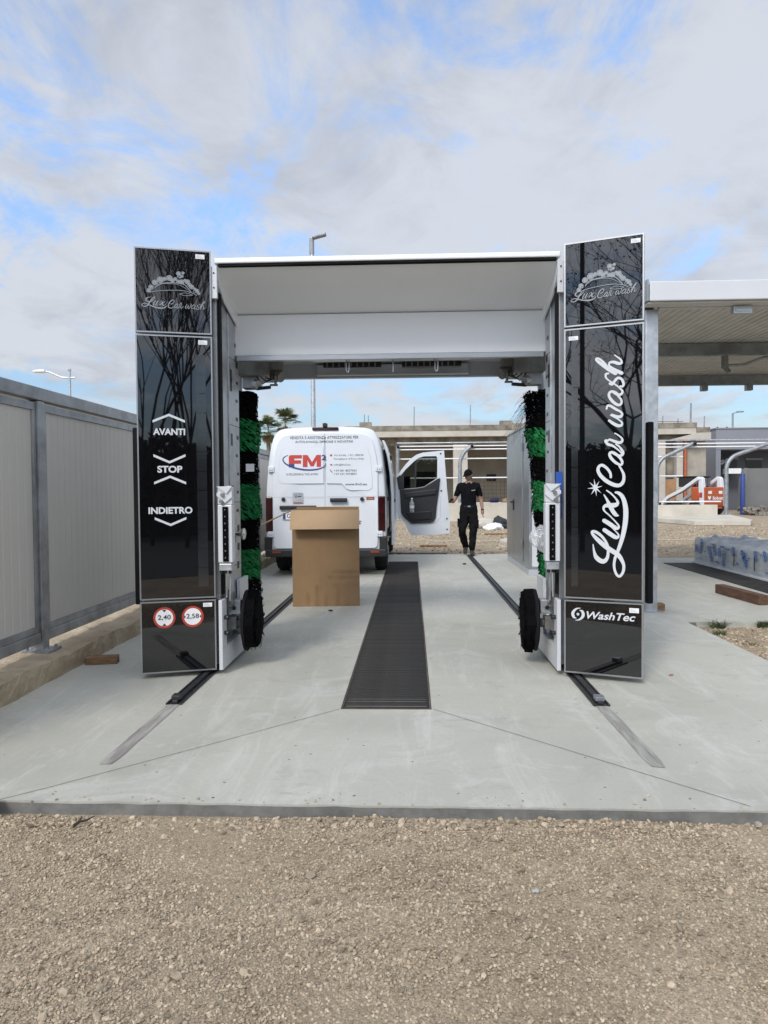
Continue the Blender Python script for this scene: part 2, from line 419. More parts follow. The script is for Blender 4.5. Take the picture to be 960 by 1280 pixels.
def concrete_material():
    m = bpy.data.materials.new('pale_trowelled_concrete')
    m.use_nodes = True
    t = m.node_tree; L = t.links.new
    bs = t.nodes['Principled BSDF']; bs.inputs['Roughness'].default_value = 0.72
    tc = N(t, 'ShaderNodeTexCoord')
    def noise(s, d, r=0.6, stretch=None, dist=0.0):
        n = N(t, 'ShaderNodeTexNoise'); n.inputs['Scale'].default_value = s; n.inputs['Detail'].default_value = d; n.inputs['Roughness'].default_value = r
        n.inputs['Distortion'].default_value = dist
        if stretch:
            mp = N(t, 'ShaderNodeMapping'); mp.inputs['Scale'].default_value = stretch; mp.inputs['Rotation'].default_value = (0, 0, 0.35)
            L(tc.outputs['Object'], mp.inputs[0]); L(mp.outputs[0], n.inputs['Vector'])
        else: L(tc.outputs['Object'], n.inputs['Vector'])
        return n.outputs[0]
    def rng_(v, a, b, c=0.0, d=1.0):
        r = N(t, 'ShaderNodeMapRange'); L(v, r.inputs[0])
        for i, x in enumerate((a, b, c, d)): r.inputs[i + 1].default_value = x
        return r.outputs[0]
    def mix(f, a, b):
        x = N(t, 'ShaderNodeMix', data_type='RGBA'); L(f, x.inputs[0])
        for i, c in ((6, a), (7, b)):
            if isinstance(c, tuple): x.inputs[i].default_value = c
            else: L(c, x.inputs[i])
        return x.outputs[2]
    base = mix(rng_(noise(0.55, 6, 0.6, dist=0.6), 0.38, 0.62), (0.405, 0.397, 0.34, 1), (0.50, 0.49, 0.422, 1))
    base = mix(rng_(noise(1.9, 12, 0.72, dist=1.0), 0.53, 0.60, 0, 0.55), base, (0.55, 0.545, 0.50, 1))
    base = mix(rng_(noise(2.7, 12, 0.75, (0.8, 1, 1), 0.6), 0.56, 0.62, 0, 0.4), base, (0.345, 0.335, 0.295, 1))
    base = mix(rng_(noise(45, 6, 0.75), 0.38, 0.62, 0, 0.35), base, (0.37, 0.36, 0.315, 1))
    base = mix(rng_(noise(4.5, 10, 0.78, (1, 0.16, 1), 1.2), 0.52, 0.66, 0, 0.6), base, (0.57, 0.56, 0.50, 1))
    base = mix(rng_(noise(7.0, 10, 0.8, (0.2, 1, 1), 0.9), 0.58, 0.68, 0, 0.5), base, (0.29, 0.28, 0.243, 1))
    vo = N(t, 'ShaderNodeTexVoronoi'); vo.inputs['Scale'].default_value = 11; L(tc.outputs['Object'], vo.inputs['Vector'])
    spk = N(t, 'ShaderNodeMath', operation='LESS_THAN'); L(vo.outputs['Distance'], spk.inputs[0]); spk.inputs[1].default_value = 0.08
    sepc = N(t, 'ShaderNodeSeparateColor'); L(vo.outputs['Color'], sepc.inputs[0])
    g = N(t, 'ShaderNodeMath', operation='GREATER_THAN'); L(sepc.outputs[0], g.inputs[0]); g.inputs[1].default_value = 0.84
    mul = N(t, 'ShaderNodeMath', operation='MULTIPLY'); L(spk.outputs[0], mul.inputs[0]); L(g.outputs[0], mul.inputs[1])
    m2 = N(t, 'ShaderNodeMath', operation='MULTIPLY'); L(mul.outputs[0], m2.inputs[0]); m2.inputs[1].default_value = 0.75
    base = mix(m2.outputs[0], base, (0.09, 0.085, 0.075, 1))
    L(base, bs.inputs['Base Color'])
    bp = N(t, 'ShaderNodeBump'); bp.inputs['Strength'].default_value = 0.18; bp.inputs['Distance'].default_value = 0.006
    L(noise(22, 8), bp.inputs['Height']); L(bp.outputs[0], bs.inputs['Normal'])
    return m
build_materials()

# flat print: text and strokes as thin sheets
_tcache = {}
def text2d(s, bold=0.0, shear=0.0, spacing=1.0):
    k = (s, bold, shear, spacing)
    if k in _tcache: return _tcache[k]
    cu = bpy.data.curves.new('lettering', 'FONT')
    cu.body = s; cu.offset = bold; cu.shear = shear; cu.space_character = spacing; cu.resolution_u = 4
    ob = bpy.data.objects.new('lettering', cu); col.objects.link(ob)
    dg = bpy.context.evaluated_depsgraph_get()
    me = bpy.data.meshes.new_from_object(ob.evaluated_get(dg))
    v = [(p.co.x, p.co.y) for p in me.vertices]; f = [tuple(p.vertices) for p in me.polygons]
    bpy.data.objects.remove(ob); bpy.data.curves.remove(cu); bpy.data.meshes.remove(me)
    _tcache[k] = (v, f)
    return v, f
def put_text(mb, fn, s, a0, b0, a1, b1, w, bold=0.0, shear=0.0, spacing=1.0):
    """fit text s into the rectangle a0..a1 x b0..b1 of the surface fn(a, b, w)"""
    v, f = text2d(s, bold, shear, spacing)
    xs = [p[0] for p in v]; ys = [p[1] for p in v]
    x0, x1, y0, y1 = min(xs), max(xs), min(ys), max(ys)
    mb.add([fn(a0 + (x - x0) / (x1 - x0) * (a1 - a0), b0 + (y - y0) / (y1 - y0) * (b1 - b0), w) for x, y in v], f)
def catmull(pts, n=5):
    out = []
    P = [pts[0]] + list(pts) + [pts[-1]]
    for i in range(1, len(P) - 2):
        p0, p1, p2, p3 = (np.array(P[j], float) for j in (i - 1, i, i + 1, i + 2))
        for k in range(n):
            t = k / n
            out.append(0.5 * (2 * p1 + (p2 - p0) * t + (2 * p0 - 5 * p1 + 4 * p2 - p3) * t * t + (3 * p1 - p0 - 3 * p2 + p3) * t ** 3))
    out.append(np.array(P[-2], float))
    return out
def put_stroke(mb, fn, pts, w, n=5, k=1.0):
    """ribbon through (a, b, width) points; each ribbon a hair above the last so crossings do not clash"""
    c = catmull(pts, n)
    v = []; f = []
    for i, p in enumerate(c):
        d = c[min(i + 1, len(c) - 1)][:2] - c[max(i - 1, 0)][:2]
        l = np.hypot(*d) or 1.0
        nx, ny = -d[1] / l, d[0] / l
        h = max(p[2] * k, 0.0004) / 2
        ww = w + 0.0006 * i / len(c)
        v += [fn(p[0] + nx * h, p[1] + ny * h, ww), fn(p[0] - nx * h, p[1] - ny * h, ww)]
        if i: f.append((2 * i - 2, 2 * i - 1, 2 * i + 1, 2 * i))
    for end in (0, -1):        # round ends
        p = c[end]; o = len(v)
        ww = w + (0.0007 if end else -0.0001)
        v += [fn(p[0] + p[2] * k / 2 * math.cos(t), p[1] + p[2] * k / 2 * math.sin(t), ww) for t in [2 * math.pi * q / 10 for q in range(10)]]
        f.append(tuple(range(o, o + 10)))
    mb.add(v, f)
def disc(mb, fn, a, b, r, w, n=24, rb=None):
    rb = rb or r
    mb.add([fn(a + r * math.cos(2 * math.pi * k / n), b + rb * math.sin(2 * math.pi * k / n), w) for k in range(n)], [tuple(range(n))])
def ring(mb, fn, a, b, r0, r1, w, n=28):
    v = []
    for k in range(n):
        c, s = math.cos(2 * math.pi * k / n), math.sin(2 * math.pi * k / n)
        v += [fn(a + r0 * c, b + r0 * s, w), fn(a + r1 * c, b + r1 * s, w)]
    mb.add(v, [(2 * k, 2 * k + 1, (2 * k + 3) % (2 * n), (2 * k + 2) % (2 * n)) for k in range(n)])
def rect(mb, fn, a0, b0, a1, b1, w):
    mb.add([fn(a0, b0, w), fn(a1, b0, w), fn(a1, b1, w), fn(a0, b1, w)], [(0, 1, 2, 3)])

SCRIPT= [[(0.2065,0.9949,0.0064),(0.2141,0.9445,0.0161),(0.2291,0.9021,0.0306),(0.2591,0.8774,0.0338),(0.2852,0.8751,0.0306),(0.306,0.9005,0.0225),(0.3119,0.9394,0.0193),(0.3103,0.9818,0.0177),(0.2939,1.0201,0.0177),(0.2664,1.056,0.0193),(0.2327,1.0825,0.0209),(0.2042,1.0898,0.0193),(0.1997,1.0765,0.0177),(0.2177,1.052,0.0241),(0.2552,1.0154,0.0322),(0.2999,0.9777,0.0338),(0.3444,0.948,0.0338),(0.3775,0.9273,0.0322),(0.4032,0.892,0.0274),(0.4193,0.8503,0.0209),(0.4158,0.8041,0.0193),(0.3932,0.7694,0.0177),(0.3726,0.7793,0.0177),(0.3578,0.8135,0.0177),(0.3534,0.8557,0.0177),(0.3599,0.8983,0.0193),(0.3716,0.9295,0.0209),(0.3855,0.9683,0.0241),(0.4015,1.0186,0.0274),(0.4181,1.084,0.0306),(0.4303,1.1644,0.0338),(0.433,1.2408,0.0338),(0.4242,1.3018,0.0306),(0.4081,1.3439,0.0274),(0.384,1.3677,0.0225),(0.3635,1.3724,0.0145)],[(0.2864,1.1012,0.029),(0.322,1.0763,0.0306),(0.3604,1.0515,0.029),(0.3795,1.0519,0.0193),(0.3824,1.0704,0.0113),(0.3588,1.0984,0.008),(0.3219,1.1364,0.008),(0.2885,1.1692,0.0161)],[(0.2848,1.1692,0.029),(0.3219,1.1464,0.0306),(0.3603,1.1192,0.029),(0.3793,1.1164,0.0209),(0.3837,1.1348,0.0129),(0.355,1.1714,0.0097),(0.3181,1.2095,0.0097),(0.2885,1.2363,0.0113),(0.2803,1.2556,0.0161),(0.2862,1.2726,0.0209),(0.3106,1.2803,0.0306),(0.3438,1.2788,0.0338),(0.3695,1.2865,0.029),(0.3775,1.3057,0.0177),(0.3584,1.3364,0.0113),(0.329,1.3672,0.0113),(0.3016,1.3866,0.0097)],[(0.2831,1.3559,0.008),(0.3032,1.3212,0.0161),(0.3254,1.275,0.029),(0.3476,1.2328,0.029),(0.366,1.2114,0.0257),(0.3828,1.2069,0.008)],[(0.3302,1.4823,0.0161),(0.3258,1.5131,0.0177),(0.3029,1.5465,0.0193),(0.271,1.5695,0.0209),(0.2479,1.5599,0.0209),(0.2412,1.5323,0.0225),(0.2591,1.4949,0.0257),(0.2993,1.4559,0.0274),(0.3509,1.4276,0.0274),(0.3912,1.4242,0.0257),(0.4152,1.4506,0.0225),(0.4187,1.4963,0.0193),(0.4034,1.5346,0.0145),(0.3873,1.5617,0.0113)],[(0.3873,1.5617,0.0097),(0.4033,1.5705,0.0145),(0.4076,1.5917,0.0177),(0.3908,1.6226,0.0193),(0.3579,1.6525,0.0193),(0.3322,1.6608,0.0193),(0.3212,1.6458,0.0193),(0.3345,1.6164,0.0209),(0.3653,1.585,0.0193),(0.3946,1.5691,0.0161)],[(0.3432,1.6544,0.0113),(0.3762,1.6367,0.0161),(0.4032,1.6375,0.0193),(0.4133,1.6562,0.0193),(0.4016,1.6817,0.0161),(0.387,1.7004,0.0129),(0.3651,1.7179,0.0113)],[(0.4142,1.638,0.0073),(0.3843,1.6736,0.0103),(0.3442,1.7061,0.0161),(0.3107,1.7191,0.0191),(0.2918,1.7449,0.0176),(0.3086,1.7457,0.0147),(0.324,1.7521,0.0147),(0.3508,1.7407,0.0191),(0.3875,1.7277,0.0205),(0.4074,1.7388,0.0176),(0.4041,1.7597,0.0132),(0.3808,1.7814,0.0103),(0.3574,1.7961,0.0088)],[(0.3185,1.8883,0.0176),(0.3506,1.8639,0.022),(0.3826,1.8486,0.022),(0.4039,1.8532,0.0176),(0.4038,1.874,0.0117),(0.3706,1.9019,0.0103),(0.3305,1.9295,0.0176),(0.3639,1.9161,0.0205),(0.3938,1.9125,0.0205),(0.407,1.9278,0.0161),(0.3971,1.947,0.0147),(0.3638,1.9674,0.0176),(0.327,1.9923,0.0176),(0.3069,1.9941,0.0147),(0.3009,1.9728,0.0132)],[(0.3936,2.0475,0.0088),(0.3703,2.08,0.0161),(0.3402,2.095,0.0176),(0.3195,2.0852,0.0176),(0.3196,2.0574,0.0191),(0.347,2.019,0.0205),(0.3804,1.9963,0.0191),(0.4009,2.0056,0.0161),(0.4002,2.0333,0.0147),(0.3769,2.0623,0.0117)],[(0.3402,2.0922,0.0103),(0.3736,2.0708,0.0176),(0.3981,2.0714,0.0191),(0.4087,2.0915,0.0161),(0.3868,2.1205,0.0117),(0.3502,2.1506,0.0103),(0.3133,2.1773,0.0103),(0.2952,2.1994,0.0132),(0.2965,2.2216,0.0161),(0.3133,2.2245,0.0132)],[(0.3234,2.1523,0.0176),(0.3402,2.1464,0.0191),(0.3555,2.1661,0.0191),(0.3767,2.1882,0.0191),(0.4032,2.1781,0.0176),(0.4165,2.1462,0.0176),(0.4099,2.1259,0.0147),(0.3934,2.1291,0.0117)],[(0.362,2.2211,0.0249),(0.3233,2.2474,0.0264),(0.283,2.2803,0.0249),(0.2458,2.311,0.0205),(0.2275,2.3313,0.0147),(0.237,2.3389,0.0132),(0.2593,2.326,0.0147),(0.2897,2.2958,0.0132),(0.3233,2.253,0.0103),(0.3567,2.2228,0.0088)],[(0.4031,2.2209,0.0249),(0.37,2.2391,0.0249),(0.34,2.2587,0.0205),(0.3179,2.2825,0.0132),(0.3232,2.3015,0.0161),(0.3499,2.3029,0.0205),(0.3832,2.29,0.022),(0.403,2.2939,0.0161),(0.3977,2.315,0.0132),(0.3764,2.3353,0.0103),(0.3551,2.3523,0.0088)]]
STAR= [(0.2234, 1.4065), [(0.1662, 1.4016), (0.1798, 1.4496), (0.2136, 1.4724), (0.251, 1.4565), (0.2734, 1.4192), (0.266, 1.3676), (0.2324, 1.3445), (0.1934, 1.3563)]]
BUB= [(0.1049, 2.8451, 0.0163), (0.1204, 2.8717, 0.0182), (0.1483, 2.9094, 0.0208), (0.1883, 2.9327, 0.0247), (0.219, 2.9414, 0.0156), (0.2525, 2.9497, 0.0228), (0.2738, 2.9314, 0.0169), (0.295, 2.9443, 0.0143), (0.319, 2.9878, 0.0176), (0.3508, 2.9948, 0.0117), (0.3431, 2.9692, 0.0117), (0.3281, 2.9587, 0.0078), (0.313, 2.9638, 0.0059), (0.3161, 2.9261, 0.0143), (0.3402, 2.9231, 0.0195), (0.3641, 2.9386, 0.0104), (0.382, 2.9271, 0.0195), (0.397, 2.9036, 0.0156), (0.4118, 2.8894, 0.0182), (0.4356, 2.8741, 0.0117), (0.4504, 2.86, 0.0163), (0.4622, 2.8401, 0.0117)]
WH= [(0.1279, 2.8614, 0.0169), (0.4327, 2.8529, 0.0182)]

# ------------------------------------------------------------------ the ground
GZ = -0.06
def setting():
    s = MB(); s.add([(-300, -300, GZ), (300, -300, GZ), (300, 500, GZ), (-300, 500, GZ)], [(0, 1, 2, 3)])
    tag(s.build('gravel_ground', M['gravel']), kind='structure')
    s = MB(); s.add([(-60, -60, GZ + .006), (60, -60, GZ + .006), (60, -1.6, GZ + .006), (-60, -1.6, GZ + .006)], [(0, 1, 2, 3)])
    tag(s.build('road', M['asphalt']), kind='structure')  # unseen asphalt, added so the glossy panels reflect near-black ground
    # main slab: front edge slightly skewed and uneven
    xs = np.linspace(-3.05, 2.868, 60)
    front = [(x, 3.158 - 0.018 * (x + 0.13) / 1.6 + random.uniform(-.004, .004)) for x in xs]
    poly = front + [(2.868, 15.68), (-3.05, 15.68)]
    s = MB(); s.prism(poly, lambda a, b, w: (a, b, w), -0.2, 0.0)
    slab = s.build('concrete_slab', M['concrete'])
    tag(slab, kind='structure')
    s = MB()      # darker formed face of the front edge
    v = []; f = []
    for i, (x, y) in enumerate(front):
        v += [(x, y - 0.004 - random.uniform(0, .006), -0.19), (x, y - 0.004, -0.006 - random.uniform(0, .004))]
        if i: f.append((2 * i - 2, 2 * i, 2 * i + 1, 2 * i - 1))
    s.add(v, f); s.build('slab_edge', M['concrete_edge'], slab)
    # hairline saw cuts running from the corners of the grating to the front edge
    for pts in ([(-0.47, 4.56), (-1.1, 3.93), (-1.734, 3.315), (-1.90, 3.17)], [(0.13, 4.565), (0.8, 3.88), (1.478, 3.175)]):
        s = MB(); v = []; f = []
        for i, (x, y) in enumerate(pts):
            sg = 1 if pts[0][0] > 0 else -1; v += [(x - .0011, y - sg * .0011, .003), (x + .0011, y + sg * .0011, .003)]
            if i: f.append((2 * i - 2, 2 * i - 1, 2 * i + 1, 2 * i))
        s.add(v, f); s.build('saw_cut', M['van_gap'], slab)
    s = MB(); s.prism([(2.876, 7.64), (3.3, 7.62), (9.5, 7.6), (9.5, 14.72), (2.876, 14.72)], lambda a, b, w: (a, b, w), -0.2, -0.004)
    bay = s.build('bay_slab', M['concrete']); tag(bay, kind='structure')
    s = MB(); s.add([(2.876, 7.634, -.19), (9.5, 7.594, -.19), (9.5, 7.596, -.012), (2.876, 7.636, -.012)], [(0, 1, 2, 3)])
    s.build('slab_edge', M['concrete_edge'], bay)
    # mortar-filled ends of the rail grooves
    for x0, sk in ((-1.573, -0.03), (1.215, 0.04)):
        s = MB(); n = 14; v = []; f = []
        for i in range(n):
            y = 3.62 + (4.64 - 3.62) * i / (n - 1)
            hw = 0.040 + random.uniform(-.002, .002)
            c = x0 + sk * (1 - i / (n - 1)) * 0.4
            if i == 0: hw = .03
            v += [(c - hw, y + random.uniform(-.02, .02) * (i == 0), .003), (c + hw, y + random.uniform(-.02, .02) * (i == 0), .003)]
            if i: f.append((2 * i - 2, 2 * i - 1, 2 * i + 1, 2 * i))
        s.add(v, f); s.build('mortar_strip', M['mortar'], slab)

def gantry_rails():
    for x, lab in ((-1.573, 'dark steel gantry rail set in the concrete, on the side of the panel fence'),
                   (1.215, 'dark steel gantry rail set in the concrete, on the side of the steel cabinet')):
        t = thing('rail', (x, 9.8, 0), lab, 'rail', 'gantry rails set in the slab')
        s = MB(); s.box(x - .052, x + .052, 4.64, 15.4, -.05, .004); s.build('channel', M['rail'], t)
        s = MB(); s.box(x - .018, x + .018, 4.66, 15.4, .004, .024); s.build('rail_head', M['rail'], t, bevel=.004)
        for dx in (-.047, .047):
            s = MB(); s.box(x + dx - .006, x + dx + .006, 4.64, 15.4, .004, .012); s.build('groove_edge', M['rail'], t)
        s = MB(); s.box(x - .03, x + .03, 4.68, 4.75, .02, .05); s.build('end_stop', M['galv_dark'] if x > 0 else M['rail'], t, bevel=.005)

def grating():
    x0, x1, y0, y1 = -0.463, 0.118, 4.575, 14.1
    t = thing('drain_grating', (-.17, 9.3, 0), 'long black slatted drain grating down the middle of the concrete slab', 'grating')
    n = 10; L = (y1 - y0) / n; sl = 0.052; slat = None
    me = None
    for i in range(n):
        if me is None:
            s = MB()
            k = int(L / sl)
            for j in range(k):
                yy = j * L / k
                pass
            s.box(x0 + .010, x1 - .010, 0, L - .006, -.03, -.012)
            s.box(x0 + .010, x0 + .03, 0, L - .006, -.012, .001)
            s.box(x1 - .03, x1 - .010, 0, L - .006, -.012, .001)
            o = s.build('grating_panel', M['grate'], t); me = o.data
        else:
            o = link('grating_panel', me, None, t)
        o.location = Vector(o.location) + Vector((random.uniform(-.001, .001), y0 + i * L, random.uniform(-.001, .0015)))
        for j in range(k):
            if slat is None:
                s = MB(); s.box(x0 + .014, x1 - .014, .004, L / k - .016, -.011, .0048); sl_o = s.build('slat', M['grate'], o); slat = sl_o.data
            else: sl_o = link('slat', slat, None, o)
            sl_o.location = (0, j * L / k, random.uniform(-.0015, .0015))
        s = MB(); s.box(x0 + .02, x1 - .02, y0 + i * L - .004, y0 + i * L - .001, -.004, .0035); s.build('panel_joint', M['rust'], t)
    for xx in (x0, x1 - .008):
        s = MB(); s.box(xx, xx + .008, y0 - .008, y1, -.03, .004); s.build('edge_angle', M['rust'], t)
    s = MB(); s.box(x0, x1, y0 - .012, y0 - .004, -.03, .003); s.build('edge_angle', M['rust'], t)

def rough_box(name, m, x0, x1, y0, y1, z0, z1, nx, ny, nz, amp, parent=None):
    """box with jittered, chipped surface"""
    bm = bmesh.new()
    def grid(fn, nu, nv):
        g = [[bm.verts.new(fn(i / nu, j / nv)) for j in range(nv + 1)] for i in range(nu + 1)]
        for i in range(nu):
            for j in range(nv): bm.faces.new((g[i][j], g[i + 1][j], g[i + 1][j + 1], g[i][j + 1]))
    lx, ly, lz = x1 - x0, y1 - y0, z1 - z0
    grid(lambda u, v: (x0 + u * lx, y0 + v * ly, z1), nx, ny)
    grid(lambda u, v: (x0, y0 + u * ly, z0 + v * lz), ny, nz)
    grid(lambda u, v: (x1, y0 + u * ly, z0 + v * lz), ny, nz)
    grid(lambda u, v: (x0 + u * lx, y0, z0 + v * lz), nx, nz)
    grid(lambda u, v: (x0 + u * lx, y1, z0 + v * lz), nx, nz)
    bmesh.ops.remove_doubles(bm, verts=bm.verts, dist=1e-5)
    from mathutils import noise
    for v in bm.verts:
        p = v.co * 5.0
        d = Vector((noise.noise(p), noise.noise(p + Vector((7, 3, 1))), noise.noise(p + Vector((1, 9, 5)))))
        q = v.co * 19.0
        d2 = Vector((noise.noise(q), noise.noise(q + Vector((4, 4, 1))), noise.noise(q + Vector((9, 2, 6)))))
        k = 0.0 if v.co.z < z0 + 1e-4 else 1.0
        edge = (abs(v.co.x - x1) < 1e-4 or abs(v.co.x - x0) < 1e-4) and abs(v.co.z - z1) < 1e-4
        v.co += (d * amp + d2 * amp * .45) * k
        if edge: v.co.z -= abs(d.y) * amp * 1.6; v.co.x += (-1 if v.co.x > (x0 + x1) / 2 else 1) * abs(d.x) * amp * 1.6
    bmesh.ops.recalc_face_normals(bm, faces=bm.faces)
    me = bpy.data.meshes.new(name); bm.to_mesh(me); bm.free()
    return link(name, me, m, parent)

def kerb_and_fence():
    k = rough_box('kerb', M['kerb'], -3.3, -2.69, 2.9, 16.6, -0.1, 0.15, 8, 200, 4, 0.018)
    tag(k, kind='structure')
    X = -2.95
    posts = [2.87 + 2.7 * i for i in range(6)]
    t = thing('panel_fence', (X, 9.6, .15), 'long grey sandwich-panel fence in a galvanised frame on the tan kerb', 'fence')
    for y in posts:
        s = MB(); s.box(X - .05, X + .05, y - .05, y + .05, .16, 2.12)
        o = s.build('post', M['frame'], t, bevel=.006)
        s = MB(); s.box(X - .10, X + .12, y - .10, y + .10, .15, .168)
        for dx in (-.07, .09):
            for dy in (-.07, .07): s.cyl((X + dx, y + dy, .165), (X + dx, y + dy, .19), .012, n=6)
        s.build('base_plate', M['frame'], o)
    s = MB(); s.box(X - .055, X + .055, 2.8, 16.5, 2.125, 2.225); s.build('top_rail', M['frame'], t, bevel=.006)
    for i in range(len(posts) - 1):
        a, b = posts[i] + .055, posts[i + 1] - .055
        s = MB(); s.box(X - .04, X + .04, a, b, .225, .305); s.build('bottom_rail', M['frame'], t, bevel=.005)
        # inner frame of the panel, then the ribbed sheet
        s = MB()
        s.box(X - .03, X + .03, a + .004, b - .004, 2.045, 2.105)
        s.box(X - .03, X + .03, a + .004, b - .004, .309, .355)
        s.box(X - .03, X + .03, a + .004, a + .05, .357, 2.043)
        s.box(X - .03, X + .03, b - .05, b - .004, .357, 2.043)
        fr = s.build('panel_frame', M['frame'], t)
        prof = []; y = a + .052; e = b - .052; w = (e - y) / 24
        for j in range(24):
            yy = y + j * w
            dep = .0035 if (j % 12) else .008
            prof += [(yy, dep), (yy + .006, 0 - .0), (yy + w - .006, 0), (yy + w - .0005, dep if j < 23 else 0)]
        v = []; f = []
        for j, (yy, d) in enumerate(prof):
            v += [(X + .018 - d, yy, .357), (X + .018 - d, yy, 2.043)]
            if j: f.append((2 * j - 2, 2 * j, 2 * j + 1, 2 * j - 1))
        s = MB(); s.add(v, f)
        s.box(X - .02, X + .004, y, e, .358, 2.042)
        s.build('sandwich_panel', M['sheet'], t)

# ------------------------------------------------------------------ gravel stones
def stones_mesh(name, P, size, flat=0.6):
    """P (n,3) centres, size (n,) half lengths; one jittered low-poly stone each"""
    t = (1 + 5 ** 0.5) / 2
    ico = np.array([(-1, t, 0), (1, t, 0), (-1, -t, 0), (1, -t, 0), (0, -1, t), (0, 1, t), (0, -1, -t), (0, 1, -t), (t, 0, -1), (t, 0, 1), (-t, 0, -1), (-t, 0, 1)]) / math.hypot(1, t)
    F = np.array([(0, 11, 5), (0, 5, 1), (0, 1, 7), (0, 7, 10), (0, 10, 11), (1, 5, 9), (5, 11, 4), (11, 10, 2), (10, 7, 6), (7, 1, 8), (3, 9, 4), (3, 4, 2), (3, 2, 6), (3, 6, 8), (3, 8, 9), (4, 9, 5), (2, 4, 11), (6, 2, 10), (8, 6, 7), (9, 8, 1)])
    n = len(P)
    V = np.repeat(ico[None], n, 0) * (1 + rng.uniform(-.28, .28, (n, 12, 1)))
    V[:, :, 0] *= rng.uniform(.7, 1.35, (n, 1)); V[:, :, 2] *= rng.uniform(flat * .7, flat * 1.3, (n, 1))
    ax = rng.normal(0, .35, (n, 2)); az = rng.uniform(0, 2 * math.pi, n)
    c, s_ = np.cos(az)[:, None], np.sin(az)[:, None]
    tx, ty = np.clip(ax[:, 0], -.8, .8)[:, None], np.clip(ax[:, 1], -.8, .8)[:, None]
    z = V[:, :, 2] * np.cos(tx) + V[:, :, 1] * np.sin(tx); y = V[:, :, 1] * np.cos(tx) - V[:, :, 2] * np.sin(tx)
    x2 = V[:, :, 0] * np.cos(ty) + z * np.sin(ty); z2 = z * np.cos(ty) - V[:, :, 0] * np.sin(ty)
    W = np.stack([x2 * c - y * s_, x2 * s_ + y * c, z2], -1) * size[:, None, None] + P[:, None, :]
    FF = (F[None] + (np.arange(n) * 12)[:, None, None]).reshape(-1, 3)
    me = np_mesh(name, W.reshape(-1, 3), FF); me.shade_flat()
    return me
def ground_h(x, y):
    return 0.012 * np.sin(x * 2.1 + 1.0) * np.sin(y * 2.7) + 0.007 * np.sin(x * 5.3 + y * 3.1)
def gravel():
    # foreground: packed fines under loose crushed stone
    nx, ny = 120, 60
    gx, gy = np.meshgrid(np.linspace(-3.6, 3.6, nx), np.linspace(0.9, 3.15, ny))
    gz = GZ + 0.004 + np.maximum(ground_h(gx, gy), -.03) * .6 + rng.uniform(-.002, .002, gx.shape)
    V = np.stack([gx, gy, gz], -1).reshape(-1, 3)
    idx = np.arange(nx * ny).reshape(ny, nx)
    F = np.stack([idx[:-1, :-1], idx[:-1, 1:], idx[1:, 1:], idx[1:, :-1]], -1).reshape(-1, 4)
    me = np_mesh('gravel_bed', V, F); me.shade_smooth()
    tag(link('gravel_bed', me, M['gravel']), kind='structure')
    def scatter(n, x0, x1, y0, y1, lo, hi, pw, dens=None):
        x = rng.uniform(x0, x1, n); y = rng.uniform(y0, y1, n)
        if dens is not None:
            k = rng.uniform(0, 1, n) < dens(x, y); x, y = x[k], y[k]
        s_ = lo + (hi - lo) * rng.power(pw, len(x)) if pw >= 1 else lo + (hi - lo) * rng.uniform(0, 1, len(x)) ** (1 / pw)
        return x, y, s_
    def dens(x, y):
        d = 0.62 + 0.4 * np.sin(x * 1.7 + 2.0 * np.sin(y * 1.9) + 1.2) * np.sin(y * 2.3 + x * .8)
        d += 0.22 * np.sin(x * 4.3 + 1.0) * np.sin(y * 5.1 + .5) + 0.4 * (y > 3.0) + 0.25 * (y < 2.2)
        return np.clip(d, .42, 1)
    parts = [scatter(92000, -2.2, 2.2, 1.6, 3.14, .0022, .0062, 0.55, dens), scatter(12500, -2.4, 2.4, 1.5, 3.14, .004, .0085, .5, dens), scatter(700, -2.6, 2.6, 1.35, 3.14, .009, .018, .4, dens),
             scatter(500, -2.6, 2.6, 3.04, 3.145, .007, .017, .6)]
    x = np.concatenate([p[0] for p in parts]); y = np.concatenate([p[1] for p in parts]); s_ = np.concatenate([p[2] for p in parts])
    z = GZ + 0.004 + np.maximum(ground_h(x, y), -.03) * .6 + s_ * .42
    me = stones_mesh('gravel_stones', np.stack([x, y, z], -1), s_)
    o = link('gravel_stones', me, M['stone'])
    tag(o, 'loose crushed tan limestone spread in front of the concrete slab', 'gravel', kind='stuff')
    x = rng.uniform(-2.2, 1.7, 60); y = 3.165 + rng.power(.5, 60) * .14 - .018 * (x + .13) / 1.6; s_ = rng.uniform(.003, .008, 60)
    me = stones_mesh('gravel_stones', np.stack([x, y, s_ * .4], -1), s_)
    tag(link('gravel_stones', me, M['stone']), 'few gravel chips kicked up onto the front edge of the slab', 'gravel', kind='stuff')
    # patch beside the slab
    x, y, s_ = scatter(9000, 2.89, 5.6, 4.2, 7.6, .005, .017, .5)
    me = stones_mesh('gravel_stones', np.stack([x, y, GZ + s_ * .3], -1), s_)
    tag(link('gravel_stones', me, M['stone']), 'crushed tan stone filling the corner between the two concrete slabs', 'gravel', kind='stuff')
    # yard behind
    x, y, s_ = scatter(9000, -1.5, 14, 15.75, 30, .012, .04, .35)
    me = stones_mesh('gravel_stones', np.stack([x, y, GZ + s_ * .25], -1), s_)
    tag(link('gravel_stones', me, M['stone']), 'coarse tan rubble strewn over the yard behind the slab', 'gravel', kind='stuff')
    # a few odd stones lying apart
    def stone(loc, s3, m, lab, cat='stone', group=None):
        me = stones_mesh('stone', np.array([(0, 0, 0)]), np.array([1.0]), .7)
        o = link('stone', me, m); o.location = loc; o.scale = s3; o.rotation_euler = (0, 0, random.uniform(0, 6))
        tag(o, lab, cat, group)
